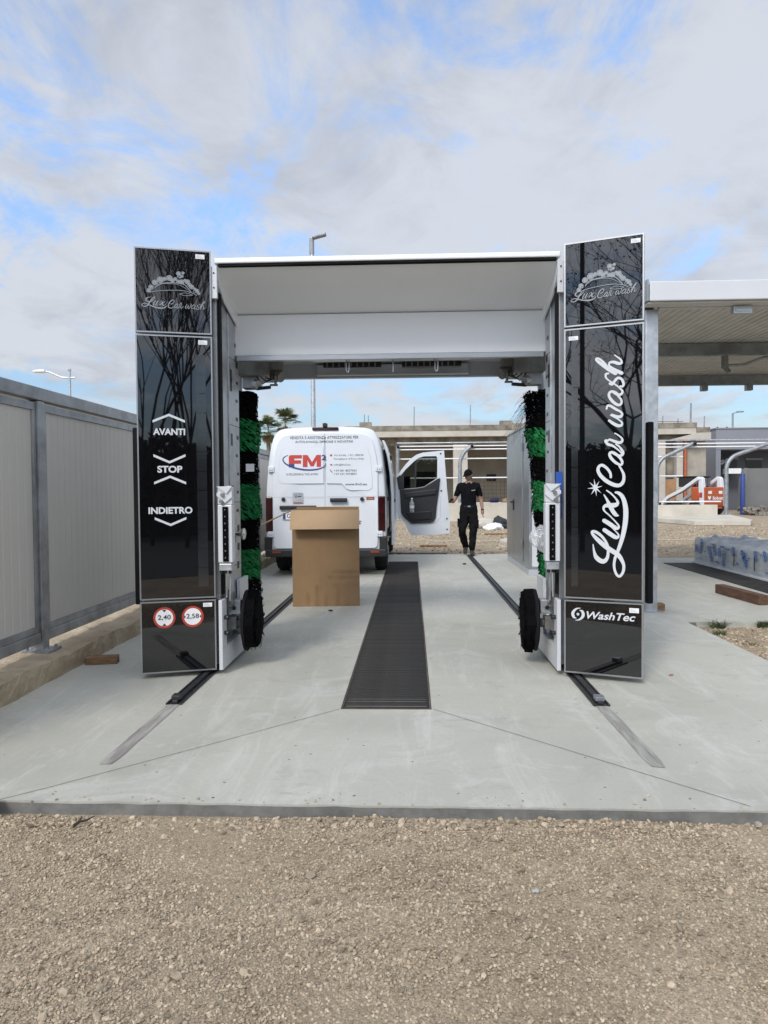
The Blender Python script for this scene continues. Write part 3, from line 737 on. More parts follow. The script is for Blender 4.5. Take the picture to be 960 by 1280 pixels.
    stone((-1.905, 3.12, .0), (.05, .06, .05), M['kerb'], 'tan lump of stone against the slab corner, at the left edge of the picture')
    stone((1.47, 3.09, -.035), (.020, .026, .014), M['raw_conc'], 'grey chip of stone against the slab edge, on the right')
    for x, y, m, lab in ((.435, 2.56, M['film'], 'tiny pale blue scrap lying on the gravel'), (.40, 2.86, M['palm_dry'], 'tiny yellow leaf lying on the gravel near the slab')):
        s = MB(); s.add([(-.018, -.007, 0), (.018, -.009, .003), (.019, .008, .008), (-.017, .009, .004), (-.018, -.007, -.003), (.018, -.009, 0), (.019, .008, .005), (-.017, .009, .001)],
                        [(0, 1, 2, 3), (7, 6, 5, 4), (0, 4, 5, 1), (1, 5, 6, 2), (2, 6, 7, 3), (3, 7, 4, 0)])
        o = s.build('scrap', m); o.location = (x, y, GZ + .018); o.scale = (.62, .62, .62); tag(o, lab, 'scrap')
    s = MB(); s.tube([(-1.47, 3.02, GZ + .02), (-1.455, 3.045, GZ + .028), (-1.43, 3.05, GZ + .03), (-1.405, 3.085, GZ + .035)], [.008, .007, .005, .002], 6); s.tube([(-1.455, 3.045, GZ + .028), (-1.462, 3.075, GZ + .035)], [.005, .002], 5)
    tag(s.build('twig', M['bark']), 'short dark twig on the gravel by the slab edge', 'twig')

setting(); gantry_rails(); grating(); kerb_and_fence(); gravel()

# ------------------------------------------------------------------ the wash gantry
class Plane:
    """surface of a front panel: u along it, v up (world height), w out towards the viewer"""
    def __init__(s, a, b):
        s.a = Vector((*a, 0)); d = Vector((*b, 0)) - s.a; s.L = d.length; s.d = d.normalized(); s.n = Vector((s.d.y, -s.d.x, 0))
    def __call__(s, u, v, w): return s.a + s.d * u + s.n * w + Vector((0, 0, v))
PLL = Plane((-2.033, 5.291), (-1.504, 5.44))
PRR = Plane((1.135, 5.386), (1.649, 5.184))
GX = -0.182          # middle of the gantry
def bxp(s, P, u0, u1, v0, v1, w0, w1):
    s.prism([(u0, v0), (u1, v0), (u1, v1), (u0, v1)], P, w0, w1)

def car_logo(s, P, du=0.0, dv=0.0, kv=1.0):
    f = lambda a, b, w: P(a + du, 2.86 + (b - 2.86) * kv + dv, w)
    for i, (a, b, r) in enumerate(BUB):
        ring(s, f, a, b, r * .72, r, .0222 + .0002 * i, 20)
        disc(s, f, a, b, r * .66, .0222 + .0002 * i, 16)
    for a, b, r in WH:
        ring(s, f, a, b, r * .45, r * .62, .0275, 20)
    wv = lambda pts, k: [(a, b, k) for a, b in pts]
    put_stroke(s, f, wv([(0.1514, 2.868), (0.1822, 2.8989), (0.2434, 2.9102), (0.3161, 2.9124), (0.3642, 2.9002), (0.406, 2.8499)], .006), .0270)
    put_stroke(s, f, wv([(0.1699, 2.8815), (0.2068, 2.9022), (0.2677, 2.9041), (0.3282, 2.8966), (0.3881, 2.8614)], .003), .0278)
    put_stroke(s, f, wv([(0.1142, 2.8314), (0.1822, 2.8455), (0.2739, 2.8552), (0.3582, 2.8551), (0.4179, 2.8405), (0.4475, 2.8234)], .0045), .0270)
    put_stroke(s, f, wv([(0.3223, 2.8271), (0.3643, 2.8395), (0.4179, 2.825), (0.3643, 2.8184), (0.3223, 2.8271)], .0035), .0278)
def script(s, P, fn=None, k=1.0, n=5):
    g = fn or (lambda a, b, w: P(a, b, w))
    for i, st in enumerate(SCRIPT):
        put_stroke(s, g, st, .0222 + .0007 * i, n, k)
def script_small(s, P, u0, v0, u1, v1, slope):
    """the same handwriting laid level: reads along u"""
    def g(a, b, w):
        x = (b - 0.77) / (2.353 - 0.77); y = (0.433 - a) / (0.433 - 0.2)
        return P(u0 + (u1 - u0) * x, v0 + (v1 - v0) * y + slope * x, w)
    script(s, P, g, 1.0, 3)
def script_small2(s, P, u0, v0, k, ky, slope):
    def g(a, b, w):
        return P(u0 + (b - 0.77) * k, v0 + (0.433 - a) * ky + slope * (b - .77), w)
    for i, st in enumerate(SCRIPT):
        put_stroke(s, g, [(a, b, w * 0.85) for a, b, w in st], .0222 + .0007 * i, 3)

def front_panels(t):
    for side, P in (('L', PLL), ('R', PRR)):
        L = P.L; top = 3.207 if side == 'L' else 3.19
        inner = (L - .002) if side == 'L' else .002
        for k, (v0, v1) in enumerate(((2.583, top), (.594, 2.568), (.04, .580))):
            s = MB(); bxp(s, P, .004, L - .004, v0 + .004, v1 - .004, 0, .02)
            gl = s.build('front_panel', M['glass_black'], t)
            s = MB(); fw = .010
            bxp(s, P, 0, L, v0, v0 + fw, -.03, .025); bxp(s, P, 0, L, v1 - fw, v1, -.03, .025)
            bxp(s, P, 0, fw, v0 + fw, v1 - fw, -.03, .025); bxp(s, P, L - fw, L, v0 + fw, v1 - fw, -.03, .025)
            s.build('panel_frame', M['alu'], gl)
            # sticker
            c = {'L': ((.4385, 3.145, .5033, 3.178), (.4498, 2.507, .5149, 2.539), (.4555, .5259, .5213, .5562)),
                 'R': ((.4633, 3.128, .5274, 3.158), (.0331, 2.484, .1002, 2.513), (.4585, .510, .5237, .5447))}[side][k]
            s = MB(); rect(s, P, *c, .0235); s.build('sticker', M['label_white'], gl)
            s = MB()
            for q in range(3):
                rect(s, P, c[0] + .006, c[1] + .006 + q * .008, c[2] - .008 - .01 * q, c[1] + .0085 + q * .008, .0245)
            s.build('sticker_print', M['grey_sheet'], gl)
            if k == 1:
                u0, u1 = (.4247, .4985) if side == 'L' else (.0515, .0985)
                for z in np.arange(.68, 2.43, .146):
                    s = MB(); rect(s, P, u0, z + .002, u1, z + .144, .0215); s.build('light_strip', M['strip'], gl)
            s = MB()
            if k == 0:
                car_logo(s, P, 0.0 if side == 'R' else -.004, 0.0 if side == 'R' else .045, 1.0 if side == 'R' else .95)
                script_small2(s, P, .05, 2.757 if side == 'R' else 2.768, .288, .34, .012 if side == 'R' else -.006)
            elif k == 1 and side == 'R':
                script(s, P)
                s.build('lettering', M['print'], gl); s = MB()
                (a, b), tips = STAR
                w = .030
                for q, (x, y) in enumerate(tips):
                    dx, dy = x - a, y - b; l = math.hypot(dx, dy); nx, ny = -dy / l * .008, dx / l * .008
                    s.add([P(a + nx, b + ny, w + .0004 * q), P(a - nx, b - ny, w + .0004 * q), P(x, y, w + .0004 * q)], [(0, 1, 2)])
            elif k == 1:
                s = MB(); put_text(s, P, 'AVANTI', .1138, 1.826, .344, 1.876, .0225, bold=.034)
                s.build('lettering', M['print'], gl); s = MB(); put_text(s, P, 'STOP', .1395, 1.545, .3192, 1.597, .0225, bold=.034)
                s.build('lettering', M['print'], gl); s = MB(); put_text(s, P, 'INDIETRO', .0715, 1.237, .388, 1.288, .0225, bold=.034)
                for (a, b), (c_, d_), (e, f_) in (((.1115, 1.9268), (.2285, 1.9763), (.3436, 1.9285)), ((.113, 1.6741), (.228, 1.623), (.3437, 1.675)),
                                              ((.1153, 1.4674), (.2299, 1.5149), (.3446, 1.4662)), ((.1149, 1.2038), (.2285, 1.1537), (.3422, 1.2025))):
                    h = .009; s.build('lettering' if s.f and len(s.f) > 2 else 'arrow_mark', M['print'], gl); s = MB()
                    s.add([P(a, b - h, .0225), P(c_, d_ - h, .0225), P(e, f_ - h, .0225), P(e, f_ + h, .0225), P(c_, d_ + h, .0225), P(a, b + h, .0225)], [(0, 1, 4, 5), (1, 2, 3, 4)])
            elif side == 'R':
                put_text(s, P, 'WashTec', .1611, .448, .5004, .503, .0225, bold=.02, shear=.28)
                s.build('lettering', M['print'], gl); s = MB()
                # round emblem: two swirls
                a, b = .0985, .478
                put_stroke(s, P, [(a + .020, b + .046, .003), (a - .012, b + .038, .012), (a - .036, b + .008, .021), (a - .030, b - .022, .018), (a - .010, b - .030, .003)], .0225)
                put_stroke(s, P, [(a - .018, b - .046, .003), (a + .014, b - .038, .012), (a + .038, b - .008, .021), (a + .032, b + .022, .018), (a + .012, b + .030, .003)], .0235)
                disc(s, P, a + .001, b, .010, .0245, 14)
            else:
                s = None
            if s: s.build('emblem' if (k == 2 or k == 0) else ('arrow_mark' if side == 'L' else 'star_mark'), M['print_dim' if k == 0 else 'print'], gl)
            if k == 2 and side == 'L':
                for a, num, arrows in ((.1717, '2,40', 'v'), (.3777, '2,58', 'h')):
                    b = .456; r = .080
                    q = MB(); ring(q, P, a, b, r * .80, r, .0225, 40); q.build('sign_rim', M['red'], gl)
                    q = MB(); disc(q, P, a, b, r * .80, .0222, 40); q.build('sign_face', M['label_white'], gl)
                    q = MB()
                    put_text(q, P, num, a - r * .58, b - r * .24, a + r * .58, b + r * .27, .0240, bold=.012)
                    for sg in (-1, 1):
                        if arrows == 'v': q.add([P(a - .016, b + sg * r * .76, .0240), P(a + .016, b + sg * r * .76, .0240), P(a, b + sg * r * .52, .0240)], [(0, 1, 2)])
                        else: q.add([P(a + sg * r * .78, b - .014, .0240), P(a + sg * r * .78, b + .014, .0240), P(a + sg * r * .62, b, .0240)], [(0, 1, 2)])
                    q.build('lettering', M['text_dark'], gl)
            # sheet-metal return behind the panel
            s = MB(); bxp(s, P, .006, L - .006, v0 + .003, v1 - .003, -.13, -.031)
            s.build('panel_return', M['grey_sheet'], t, bevel=.004)

def gantry():
    t = thing('wash_gantry', (GX, 5.9, 0), 'white portal car wash gantry with black glossy front panels and scripted lettering', 'car wash')
    front_panels(t)
    for sg in (-1, 1):
        xi = GX + sg * 1.29                     # inner face of the leg
        X = lambda d: xi + sg * d               # d outwards from the inner face
        def bx(s, d0, d1, y0, y1, z0, z1):
            a, b = sorted((X(d0), X(d1))); s.box(a, b, y0, y1, z0, z1); return s
        bx(MB(), .045, .46, 5.62, 6.16 if sg < 0 else 6.04, .06, 3.1).build('leg_column', M['grey_sheet'], t, bevel=.006)
        # galvanised inner plates; black boxes paint the shade of punched slots
        bx(MB(), .024, .044, 5.60, 5.86, .60, 2.92).build('inner_plate', M['galv'], t, bevel=.002)
        ye = 6.20 if sg < 0 else 6.08
        pl = bx(MB(), .014, .044, 5.865, ye, .52, 2.86).build('inner_plate', M['galv'], t, bevel=.003)
        rr = random.Random(5)
        for z in np.arange(.62, 2.7, .155):
            s = MB(); h = rr.choice((.012, .016, .03)); yy = rr.choice((.10, .14, .12))
            bx(s, .0125, .016, ye - yy, ye - yy + .07, z - h, z + h); s.build('slot', M['black'], pl)
        for z in (2.28, 2.36, 1.40, 1.83):
            bx(MB(), .0125, .016, 5.90, 5.96, z - .05, z + .05).build('slot', M['black'], pl)
        for z in (1.31, 1.95, 2.50, .78):
            bx(MB(), .0128, .016, 5.87, ye - .004, z, z + .004).build('seam', M['van_gap'], pl)
        bx(MB(), -.006, .045, 5.525, 5.592, .6, 2.93).build('drive_belt', M['rubber'], t)
        bx(MB(), .008, .05, 5.49, 5.522, .56, 2.96).build('guide_rail', M['alu'], t, bevel=.003)
        # white foot with cut-out
        f = MB()
        bx(f, -.022, .006, 5.418, 6.42, .035, .20); bx(f, -.022, .006, 5.418, 5.55, .20, .57); bx(f, -.022, .006, 6.0, 6.30, .20, .66)
        f.build('foot_plate', M['white'], t, bevel=.003)
        bx(MB(), .007, .44, 5.60, 6.34, .04, .20).build('foot_box', M['grey_sheet'], t)
        bx(MB(), .03, .04, 5.55, 6.0, .2, .57).build('recess_plate', M['galv_dark'], t)
        for yy in (5.62, 6.18):
            s = MB(); s.cyl((X(.1) - .02, yy, .082), (X(.1) + .02, yy, .082), .058, n=20); s.build('track_wheel', M['rail'], t, smooth=True)
        # wheel washer: bracket, hub, disc of black pads turned to the car
        s = MB(); bx(s, -.10, .0, 5.68, 5.80, .42, .53); s.build('bracket', M['galv'], t, bevel=.004)
        s = MB(); s.cyl((X(-.05), 5.677, .47), (X(-.05), 5.67, .47), .016, n=14); s.build('bracket_hole', M['black'], t)
        s = MB(); bx(s, -.07, .0, 5.66, 5.74, .30, .40); s.cyl((X(-.02), 5.70, .34), (X(-.12), 5.76, .34), .035, n=12); s.build('hub_motor', M['motor'], t, bevel=.003)
        for z in (.43, .31):
            s = MB(); s.cyl((X(.01), 5.48, z), (X(-.05), 5.48, z), .016, n=8); s.cyl((X(-.05), 5.48, z), (X(-.055), 5.48, z), .021, n=8)
            s.build('bolt', M['black'], t)
            s = MB(); s.cyl((X(-.02), 5.50, z), (X(-.03), 5.68, z), .007, n=6); s.build('hose', M['chrome'], t)
        c = Vector((X(-.115), 5.80, .352)); ax = Vector((-sg, 0.06, 0)).normalized()
        s = MB(); s.lathe(c, ax, [(.20, -.012), (.245, .0), (.248, .018), (.225, .03)], 30)
        wd = s.build('wheel_brush', M['rubber'], t, smooth=True)
        s = MB()
        rb = random.Random(3)
        a1 = ax.orthogonal().normalized(); a2 = ax.cross(a1)
        rads = [.250 + rb.uniform(-.034, .020) for _ in range(8)]
        for layer in range(2):
            h = (.026, .092)[layer]; n = 40
            prof = []
            for q in range(n):
                th = 2 * math.pi * q / n; sgm = th / (2 * math.pi / 8); i0 = int(sgm) % 8; fr = sgm - int(sgm)
                p_ = Vector((math.cos(i0 * math.pi / 4), math.sin(i0 * math.pi / 4))) * rads[i0] * (1 - fr) + Vector((math.cos((i0 + 1) * math.pi / 4), math.sin((i0 + 1) * math.pi / 4))) * rads[(i0 + 1) % 8] * fr
                k = (1.02, .95)[layer] * (1 + rb.uniform(-.010, .010))
                aa = layer * .18
                x_, y_ = p_.x * math.cos(aa) - p_.y * math.sin(aa), p_.x * math.sin(aa) + p_.y * math.cos(aa)
                prof.append(c + ax * (h + rb.uniform(-.003, .003)) + (a1 * x_ + a2 * y_) * k)
            q2 = [p + ax * ((.068, .028)[layer] + rb.uniform(-.004, .004)) - (p - c) * (.015, .06)[layer] for p in prof]
            s.add(prof + q2 + [c + ax * h, c + ax * (h + (.07, .03)[layer])], [(k, (k + 1) % n, n + (k + 1) % n, n + k) for k in range(n)] + [(k, (k + 1) % n, 2 * n) for k in range(n)] + [(n + k, n + (k + 1) % n, 2 * n + 1) for k in range(n)])
        for q in range(420):        # frayed felt round the rim
            th = rb.uniform(0, 2 * math.pi); h = rb.uniform(.028, .122); i0 = int(th / (math.pi / 4)) % 8
            rr_ = (rads[i0] + rads[(i0 + 1) % 8]) / 2 * (.96 if h < .09 else .90)
            e1 = a1 * math.cos(th) + a2 * math.sin(th); e2 = -a1 * math.sin(th) + a2 * math.cos(th)
            p0 = c + ax * h + e1 * (rr_ - .03); p1 = p0 + e1 * rb.uniform(.02, .048) + e2 * rb.uniform(-.025, .025) + ax * rb.uniform(-.008, .012) + Vector((0, 0, -.008))
            wv = e2 * rb.uniform(.004, .010)
            s.add([p0 - wv, p0 + wv, p1 + wv * .7, p1 - wv * .7], [(0, 1, 2, 3)])
        tag(s.build('felt_pads', M['felt_black'], wd), kind='stuff')
        # white sensor housing on the leg
        hx0 = -.112
        s = MB()
        prof = [(5.405, .855), (5.49, .855), (5.49, 1.44), (5.42, 1.445), (5.405, 1.43)]
        bx(s, hx0, -.002, 5.40, 5.49, .86, 1.30)
        hs = s.build('sensor_housing', M['white'], t, bevel=.008)
        s = MB(); pol = [(hx0, 1.302), (-.002, 1.302), (-.002, 1.43), (hx0 + .02, 1.445), (hx0, 1.43)]
        s.prism([(X(d), z) for d, z in pol], lambda a, b, w: (a, w, b), 5.41, 5.47); s.build('housing_head', M['white'], hs, bevel=.005)
        s = MB()
        pol = [(hx0 - .004, 1.44), (.004, 1.44), (hx0 + .04, 1.385)]
        s.prism([(X(d), z) for d, z in pol], lambda a, b, w: (a, w, b), 5.395, 5.408)
        pol = [(hx0 - .004, 1.36), (.0, 1.395), (.004, 1.37), (hx0 + .05, 1.315)]
        s.prism([(X(d), z) for d, z in pol], lambda a, b, w: (a, w, b), 5.395, 5.408)
        s.build('housing_fold', M['white'], hs)
        for d, z in ((-.045, 1.375), (-.035, 1.325)):
            s = MB(); s.cyl((X(d), 5.408, z), (X(d), 5.375, z), .0145, n=12); s.build('screw', M['motor'], hs, smooth=True)
        s = MB(); bx(s, -.084, -.042, 5.388, 5.402, .87, 1.285); sl = s.build('sensor_slot', M['felt_black'], hs)
        for z in np.arange(.90, 1.27, .052):
            s = MB(); s.cyl((X(-.062), 5.388, z), (X(-.062), 5.384, z), .006, n=8); s.build('sensor_lens', M['chrome'], sl)
        s = MB(); bx(s, -.105, -.008, 5.40, 5.48, .80, .853); s.build('housing_foot', M['galv'], hs, bevel=.004)
        for d in (-.085, -.05, -.02):
            s = MB(); s.cyl((X(d), 5.43, .80), (X(d), 5.43, .775), .012, n=8); s.build('cable_gland', M['black'], hs)
        s = MB(); s.tube([(X(-.05), 5.45, .78), (X(-.045), 5.47, .68), (X(-.04), 5.49, .585)], .008, 6); s.build('hose', M['chrome'], t)
        # folded deflector plate under the housing
        s = MB(); pol = [(5.56, .78), (5.66, .78), (5.62, .50), (5.54, .55)]
        s.prism(pol, lambda a, b, w: (X(w), a, b), -.055, -.049); s.build('deflector', M['galv'], t)
        s = MB(); bx(s, -.05, -.0, 5.60, 5.72, .49, .60); s.build('deflector_box', M['motor'], t, bevel=.004)
        # gear housing half-way up the plate
        s = MB(); bx(s, -.03, -.005, 5.74, 5.90, .88, 1.22); bx(s, -.045, -.005, 5.76, 5.84, .98, 1.08); s.build('valve_block', M['galv'], t, bevel=.006)
        # spray knob
        if sg < 0:
            c = Vector((X(-.04), 5.74, 1.06))
            s = MB(); s.lathe(c, (1, -.12, 0), [(.022, 0), (.022, .065), (.030, .07), (.046, .074), (.046, .088), (.02, .096)], 24)
            s.box(X(-.0), X(-.045) , 5.70, 5.78, .99, 1.13)
            s.build('spray_nozzle', M['chrome'], t, smooth=True)
        # outer rubber guard and top bracket
        bx(MB(), .70 if sg > 0 else .675, .75 if sg > 0 else .722, 5.60, 5.66, .51, 1.91).build('rubber_guard', M['rubber'], t, bevel=.01)
        s = MB(); bx(s, -.015, .03, 5.43, 5.46, 2.86, 3.10); br = s.build('top_bracket', M['white'], t, bevel=.003)
        for z in (2.94, 3.05):
            s = MB(); s.cyl((X(.008), 5.43, z), (X(.008), 5.424, z), .006, n=8); s.build('rivet', M['black'], br)
        # overhead drive at the top of the brush: motor, arm, cables
        s = MB(); s.cyl((X(-.16), 6.62, 2.52), (X(-.30), 6.55, 2.44), .065, .055, n=14); bx(s, -.28, -.02, 6.5, 6.72, 2.50, 2.60)
        s.build('brush_motor', M['motor'], t, smooth=True)
        s = MB(); bx(s, -.20, .08, 6.40, 6.9, 2.44, 2.615); s.build('drive_housing', M['motor'], t, bevel=.01)
        s = MB(); bx(s, -.10, .06, 6.52, 6.66, 2.34, 2.46); s.cyl((X(-.06), 6.5, 2.38), (X(-.10), 6.47, 2.36), .04, n=10); s.build('swivel_bracket', M['galv'], t, bevel=.004)
        s = MB(); s.cyl((X(-.08), 6.5, 2.33), (X(-.21), 6.46, 2.335), .016, n=8); s.build('stop_arm', M['black'], t)
        s = MB(); s.cyl((X(-.25), 6.5, 2.44), (X(-.25), 6.5, 2.36), .012, n=8); s.cyl((X(-.20), 6.5, 2.36), (X(-.27), 6.5, 2.36), .01, n=8); s.build('proximity_switch', M['motor'], t)
        rc = random.Random(2)
        for q in range(3):
            p0 = Vector((X(-.06 - .04 * q), 6.52, 2.50)); p1 = Vector((X(-.20 - .03 * q), 6.52, 2.47))
            s = MB(); s.tube([p0, p0 + Vector((-sg * .02, 0, -.07)), (p0 + p1) / 2 + Vector((0, 0, -.11 + .02 * q)), p1 + Vector((0, 0, -.05)), p1], .006, 6)
            s.build('cable', M['black'], t)
        side_brush(t, sg)
    # top beam
    xa, xb = GX - 1.30, GX + 1.30
    s = MB(); s.box(xa, xb, 5.44, 6.9, 3.125, 3.165); s.build('top_cover', M['white_beam'], t, bevel=.008)
    # black strip paints the shaded gap under the front lip, bowed a little
    s = MB(); v = []; f = []
    for i in range(21):
        u = i / 20; x = xa + .03 + (xb - xa - .06) * u
        dz = .012 * (1 - (2 * u - 1) ** 2)
        v += [(x, 5.452, 3.124), (x, 5.452, 3.108 - dz * .2 + (.004 if 0.2 < u < .8 else 0)), (x, 5.475, 3.10), (x, 5.475, 3.124)]
        if i:
            o = 4 * i
            f += [(o - 4 + k, o - 4 + (k + 1) % 4, o + (k + 1) % 4, o + k) for k in range(4)]
    s.add(v, f); s.build('shaded_gap', M['rubber'], t)
    # sloping soffit curving back to the fascia, with cheeks
    prof = [(5.478, 3.112), (5.52, 3.09), (5.60, 3.05), (5.72, 3.0), (5.90, 2.945), (6.15, 2.893)]
    s = MB(); v = []; f = []
    for i, (y, z) in enumerate(prof):
        e_ = -.006 if y < 5.8 else .05
        v += [(xa - e_, y, z), (xb + e_, y, z), (xb + e_, y + .004, z + .012), (xa - e_, y + .004, z + .012)]
        if i:
            o = 4 * i; f += [(o - 4 + k, o - 4 + (k + 1) % 4, o + (k + 1) % 4, o + k) for k in range(4)]
    s.add(v, f); s.build('sloping_soffit', M['white_beam'], t, smooth=True)
    for sg in (-1, 1):
        x = GX + sg * 1.288
        s = MB(); pol = [(5.46, 3.12), (5.46, 3.07), (5.55, 2.97), (5.68, 2.90), (6.10, 2.80), (6.10, 3.12)]
        s.prism(pol, lambda a, b, w: (w, a, b), x - .006, x + .006); s.build('cheek', M['white_beam'], t)
    s = MB(); s.box(xa - .05, xb + .05, 6.10, 6.13, 2.552, 2.893); s.build('fascia', M['white_beam'], t, bevel=.004)
    s = MB(); s.box(xa + .007, xb - .007, 6.085, 6.135, 2.505, 2.550); s.build('trim_strip', M['alu'], t, bevel=.004)
    # underside: dryer box with nozzles, rods; rear beam
    s = MB(); s.box(xa + .04, xb - .04, 6.136, 7.0, 2.62, 2.66); s.build('ceiling_plate', M['grey_sheet'], t)
    s = MB(); s.box(xa - .1, xb + .1, 6.96, 7.02, 2.485, 3.1); s.build('rear_beam', M['grey_sheet'], t, bevel=.006)
    s = MB(); s.box(-.87, .52, 6.30, 6.42, 2.545, 2.61); s.box(-.9, .55, 6.88, 6.94, 2.50, 2.60); dr = s.build('dryer_housing', M['grey_sheet'], t, bevel=.006)
    for a, b in ((-.80, -.27), (-.08, .46)):
        s = MB(); s.box(a, b, 6.60, 6.70, 2.525, 2.575); nz = s.build('dryer_nozzle', M['black'], t, bevel=.006)
        for x in np.arange(a + .03, b - .02, .055):
            s = MB(); s.box(x, x + .012, 6.594, 6.600, 2.53, 2.57); s.build('nozzle_fin', M['motor'], nz)
        s = MB(); s.box(a - .05, b + .05, 6.56, 6.58, 2.585, 2.60); s.build('nozzle_rail', M['alu'], t)
    for x in (-.54, -.15, .22):
        for d in (-.012, .012) if x != -.15 else (0,):
            s = MB(); s.tube([(x + d, 6.20, 2.60), (x + d, 6.20, 2.44), (x + d * .3, 6.2, 2.415)], .006, 6); s.build('hanging_rod', M['galv'], t)
    # strip of blue film left on the right leg
    s = MB(); s.box(1.128, 1.133, 5.47, 5.52, 1.18, 1.5); s.box(1.085, 1.133, 5.465, 5.469, 1.38, 1.53); s.build('film_strip', M['blue_tape'], t)
    return t

def side_brush(t, sg):
    rb = random.Random(20 + sg)
    cx = GX - (1.29 + .150) if sg < 0 else GX + 1.29 + .185
    cy = 6.72
    tilt = 0.0 if sg < 0 else .085          # the right brush leans out towards its foot
    z0, z1 = .36, 2.33
    ax = lambda z: Vector((cx + tilt * (1.5 - z) * .85 - (0.02 if sg > 0 else 0), cy, z))
    s = MB(); s.cyl(ax(.30), ax(2.5), .045, n=14); shaft = s.build('side_brush', M['galv'], t, smooth=True)
    lim = [(2.33, 2.07, 0), (2.07, 1.80, 1), (1.80, 1.48, 0), (1.48, 1.17, 1), (1.17, .88, 0), (.88, .62, 1), (.62, .36, 0)]
    if sg > 0: lim = [(2.30, 1.96, 0), (1.96, 1.72, 1), (1.72, 1.49, 0), (1.49, 1.22, 1), (1.22, .80, 0), (.80, .58, 1), (.58, .36, 0)]
    for hi, lo, c in lim:
        V = []; F = []
        zz = np.arange(lo, hi, .0145)
        for z in zz:
            for k in range(40):
                th = 2 * math.pi * (k + rb.random()) / 40
                r = (.195 if c == 0 else .205) * rb.uniform(.93, 1.03) * (1.0 - .10 * abs(math.sin(z * 4.3 + 1)) + .03 * math.sin(z * 17))
                if sg > 0: r *= .72 + .22 * (z / 2.3)
                base = ax(z + rb.uniform(-.01, .01))
                d = Vector((math.cos(th), math.sin(th), 0)); tt = Vector((-math.sin(th), math.cos(th), 0))
                w = rb.uniform(.012, .02)
                dr = rb.uniform(.022, .04)
                sw = rb.uniform(.02, .075)
                o = len(V)
                for q, (ur, uz) in enumerate(((.3, .1), (.93, .05), (1.02, -.45), (.97, -1.0))):
                    p = base + d * r * ur + tt * sw * (q / 3) ** 1.5 + Vector((0, 0, dr * uz))
                    wv = (tt * 1.0 + Vector((0, 0, -.18))) * w * (1 - .2 * q / 3)
                    V += [p - wv, p + wv]
                for q in range(3): F.append((o + 2 * q, o + 2 * q + 1, o + 2 * q + 3, o + 2 * q + 2))
        me = np_mesh('brush_felt', np.array([tuple(v) for v in V]), np.array(F))
        o = link('brush_felt', me, M['felt_green' if c else 'felt_black'], shaft)
        tag(o, kind='stuff')
    if sg < 0:       # paper tag caught in the felt
        s = MB(); s.box(-1.50, -1.425, 6.488, 6.494, 1.58, 1.65); s.build('paper_tag', M['label_white'], shaft)
    else:            # loose black threads hanging from the top
        V = []; F = []
        for k in range(60):
            b0 = ax(2.27 - rb.random() * .16) + Vector((-.10 - rb.random() * .04, rb.uniform(-.1, .1), 0))
            le = rb.uniform(.06, .22); dz = rb.uniform(-.05, .10)
            pts = [b0 + Vector((-le * u * rb.uniform(.8, 1.1), .02 * u, dz * u - (.22 + le * .6) * u * u)) for u in (0, .3, .6, .85, 1)]
            o = len(V)
            for p in pts: V += [p + Vector((0, 0, .0022)), p - Vector((0.001, 0, .0022))]
            for q in range(4): F.append((o + 2 * q, o + 2 * q + 1, o + 2 * q + 3, o + 2 * q + 2))
        tag(link('loose_threads', np_mesh('loose_threads', np.array([tuple(v) for v in V]), np.array(F)), M['felt_black'], shaft), kind='stuff')

def plastic_bag():
    """crumpled clear bag pulled over the nozzle on the right leg"""
    from mathutils import noise
    bm = bmesh.new()
    bmesh.ops.create_icosphere(bm, subdivisions=4, radius=1.0)
    c = Vector((1.035, 5.72, 1.0))
    for v in bm.verts:
        p = v.co.copy()
        k = noise.noise(p * 2.3) * .22 + noise.noise(p * 5.5) * .13 + abs(noise.noise(p * 11)) * .08
        p *= 1 + k
        x = p.x * .105; y = p.y * .075; z = p.z * .105
        if z < 0: x = x * (1 - .25 * (-z / .1)) + .03 * (-z / .1)
        v.co = c + Vector((x, y, z))
    me = bpy.data.meshes.new('plastic_bag'); bm.to_mesh(me); bm.free(); me.shade_smooth()
    o = link('plastic_bag', me, M['bag'])
    tag(o, 'crumpled clear plastic bag pulled over the nozzle on the right gantry leg', 'plastic bag')
gantry(); plastic_bag()

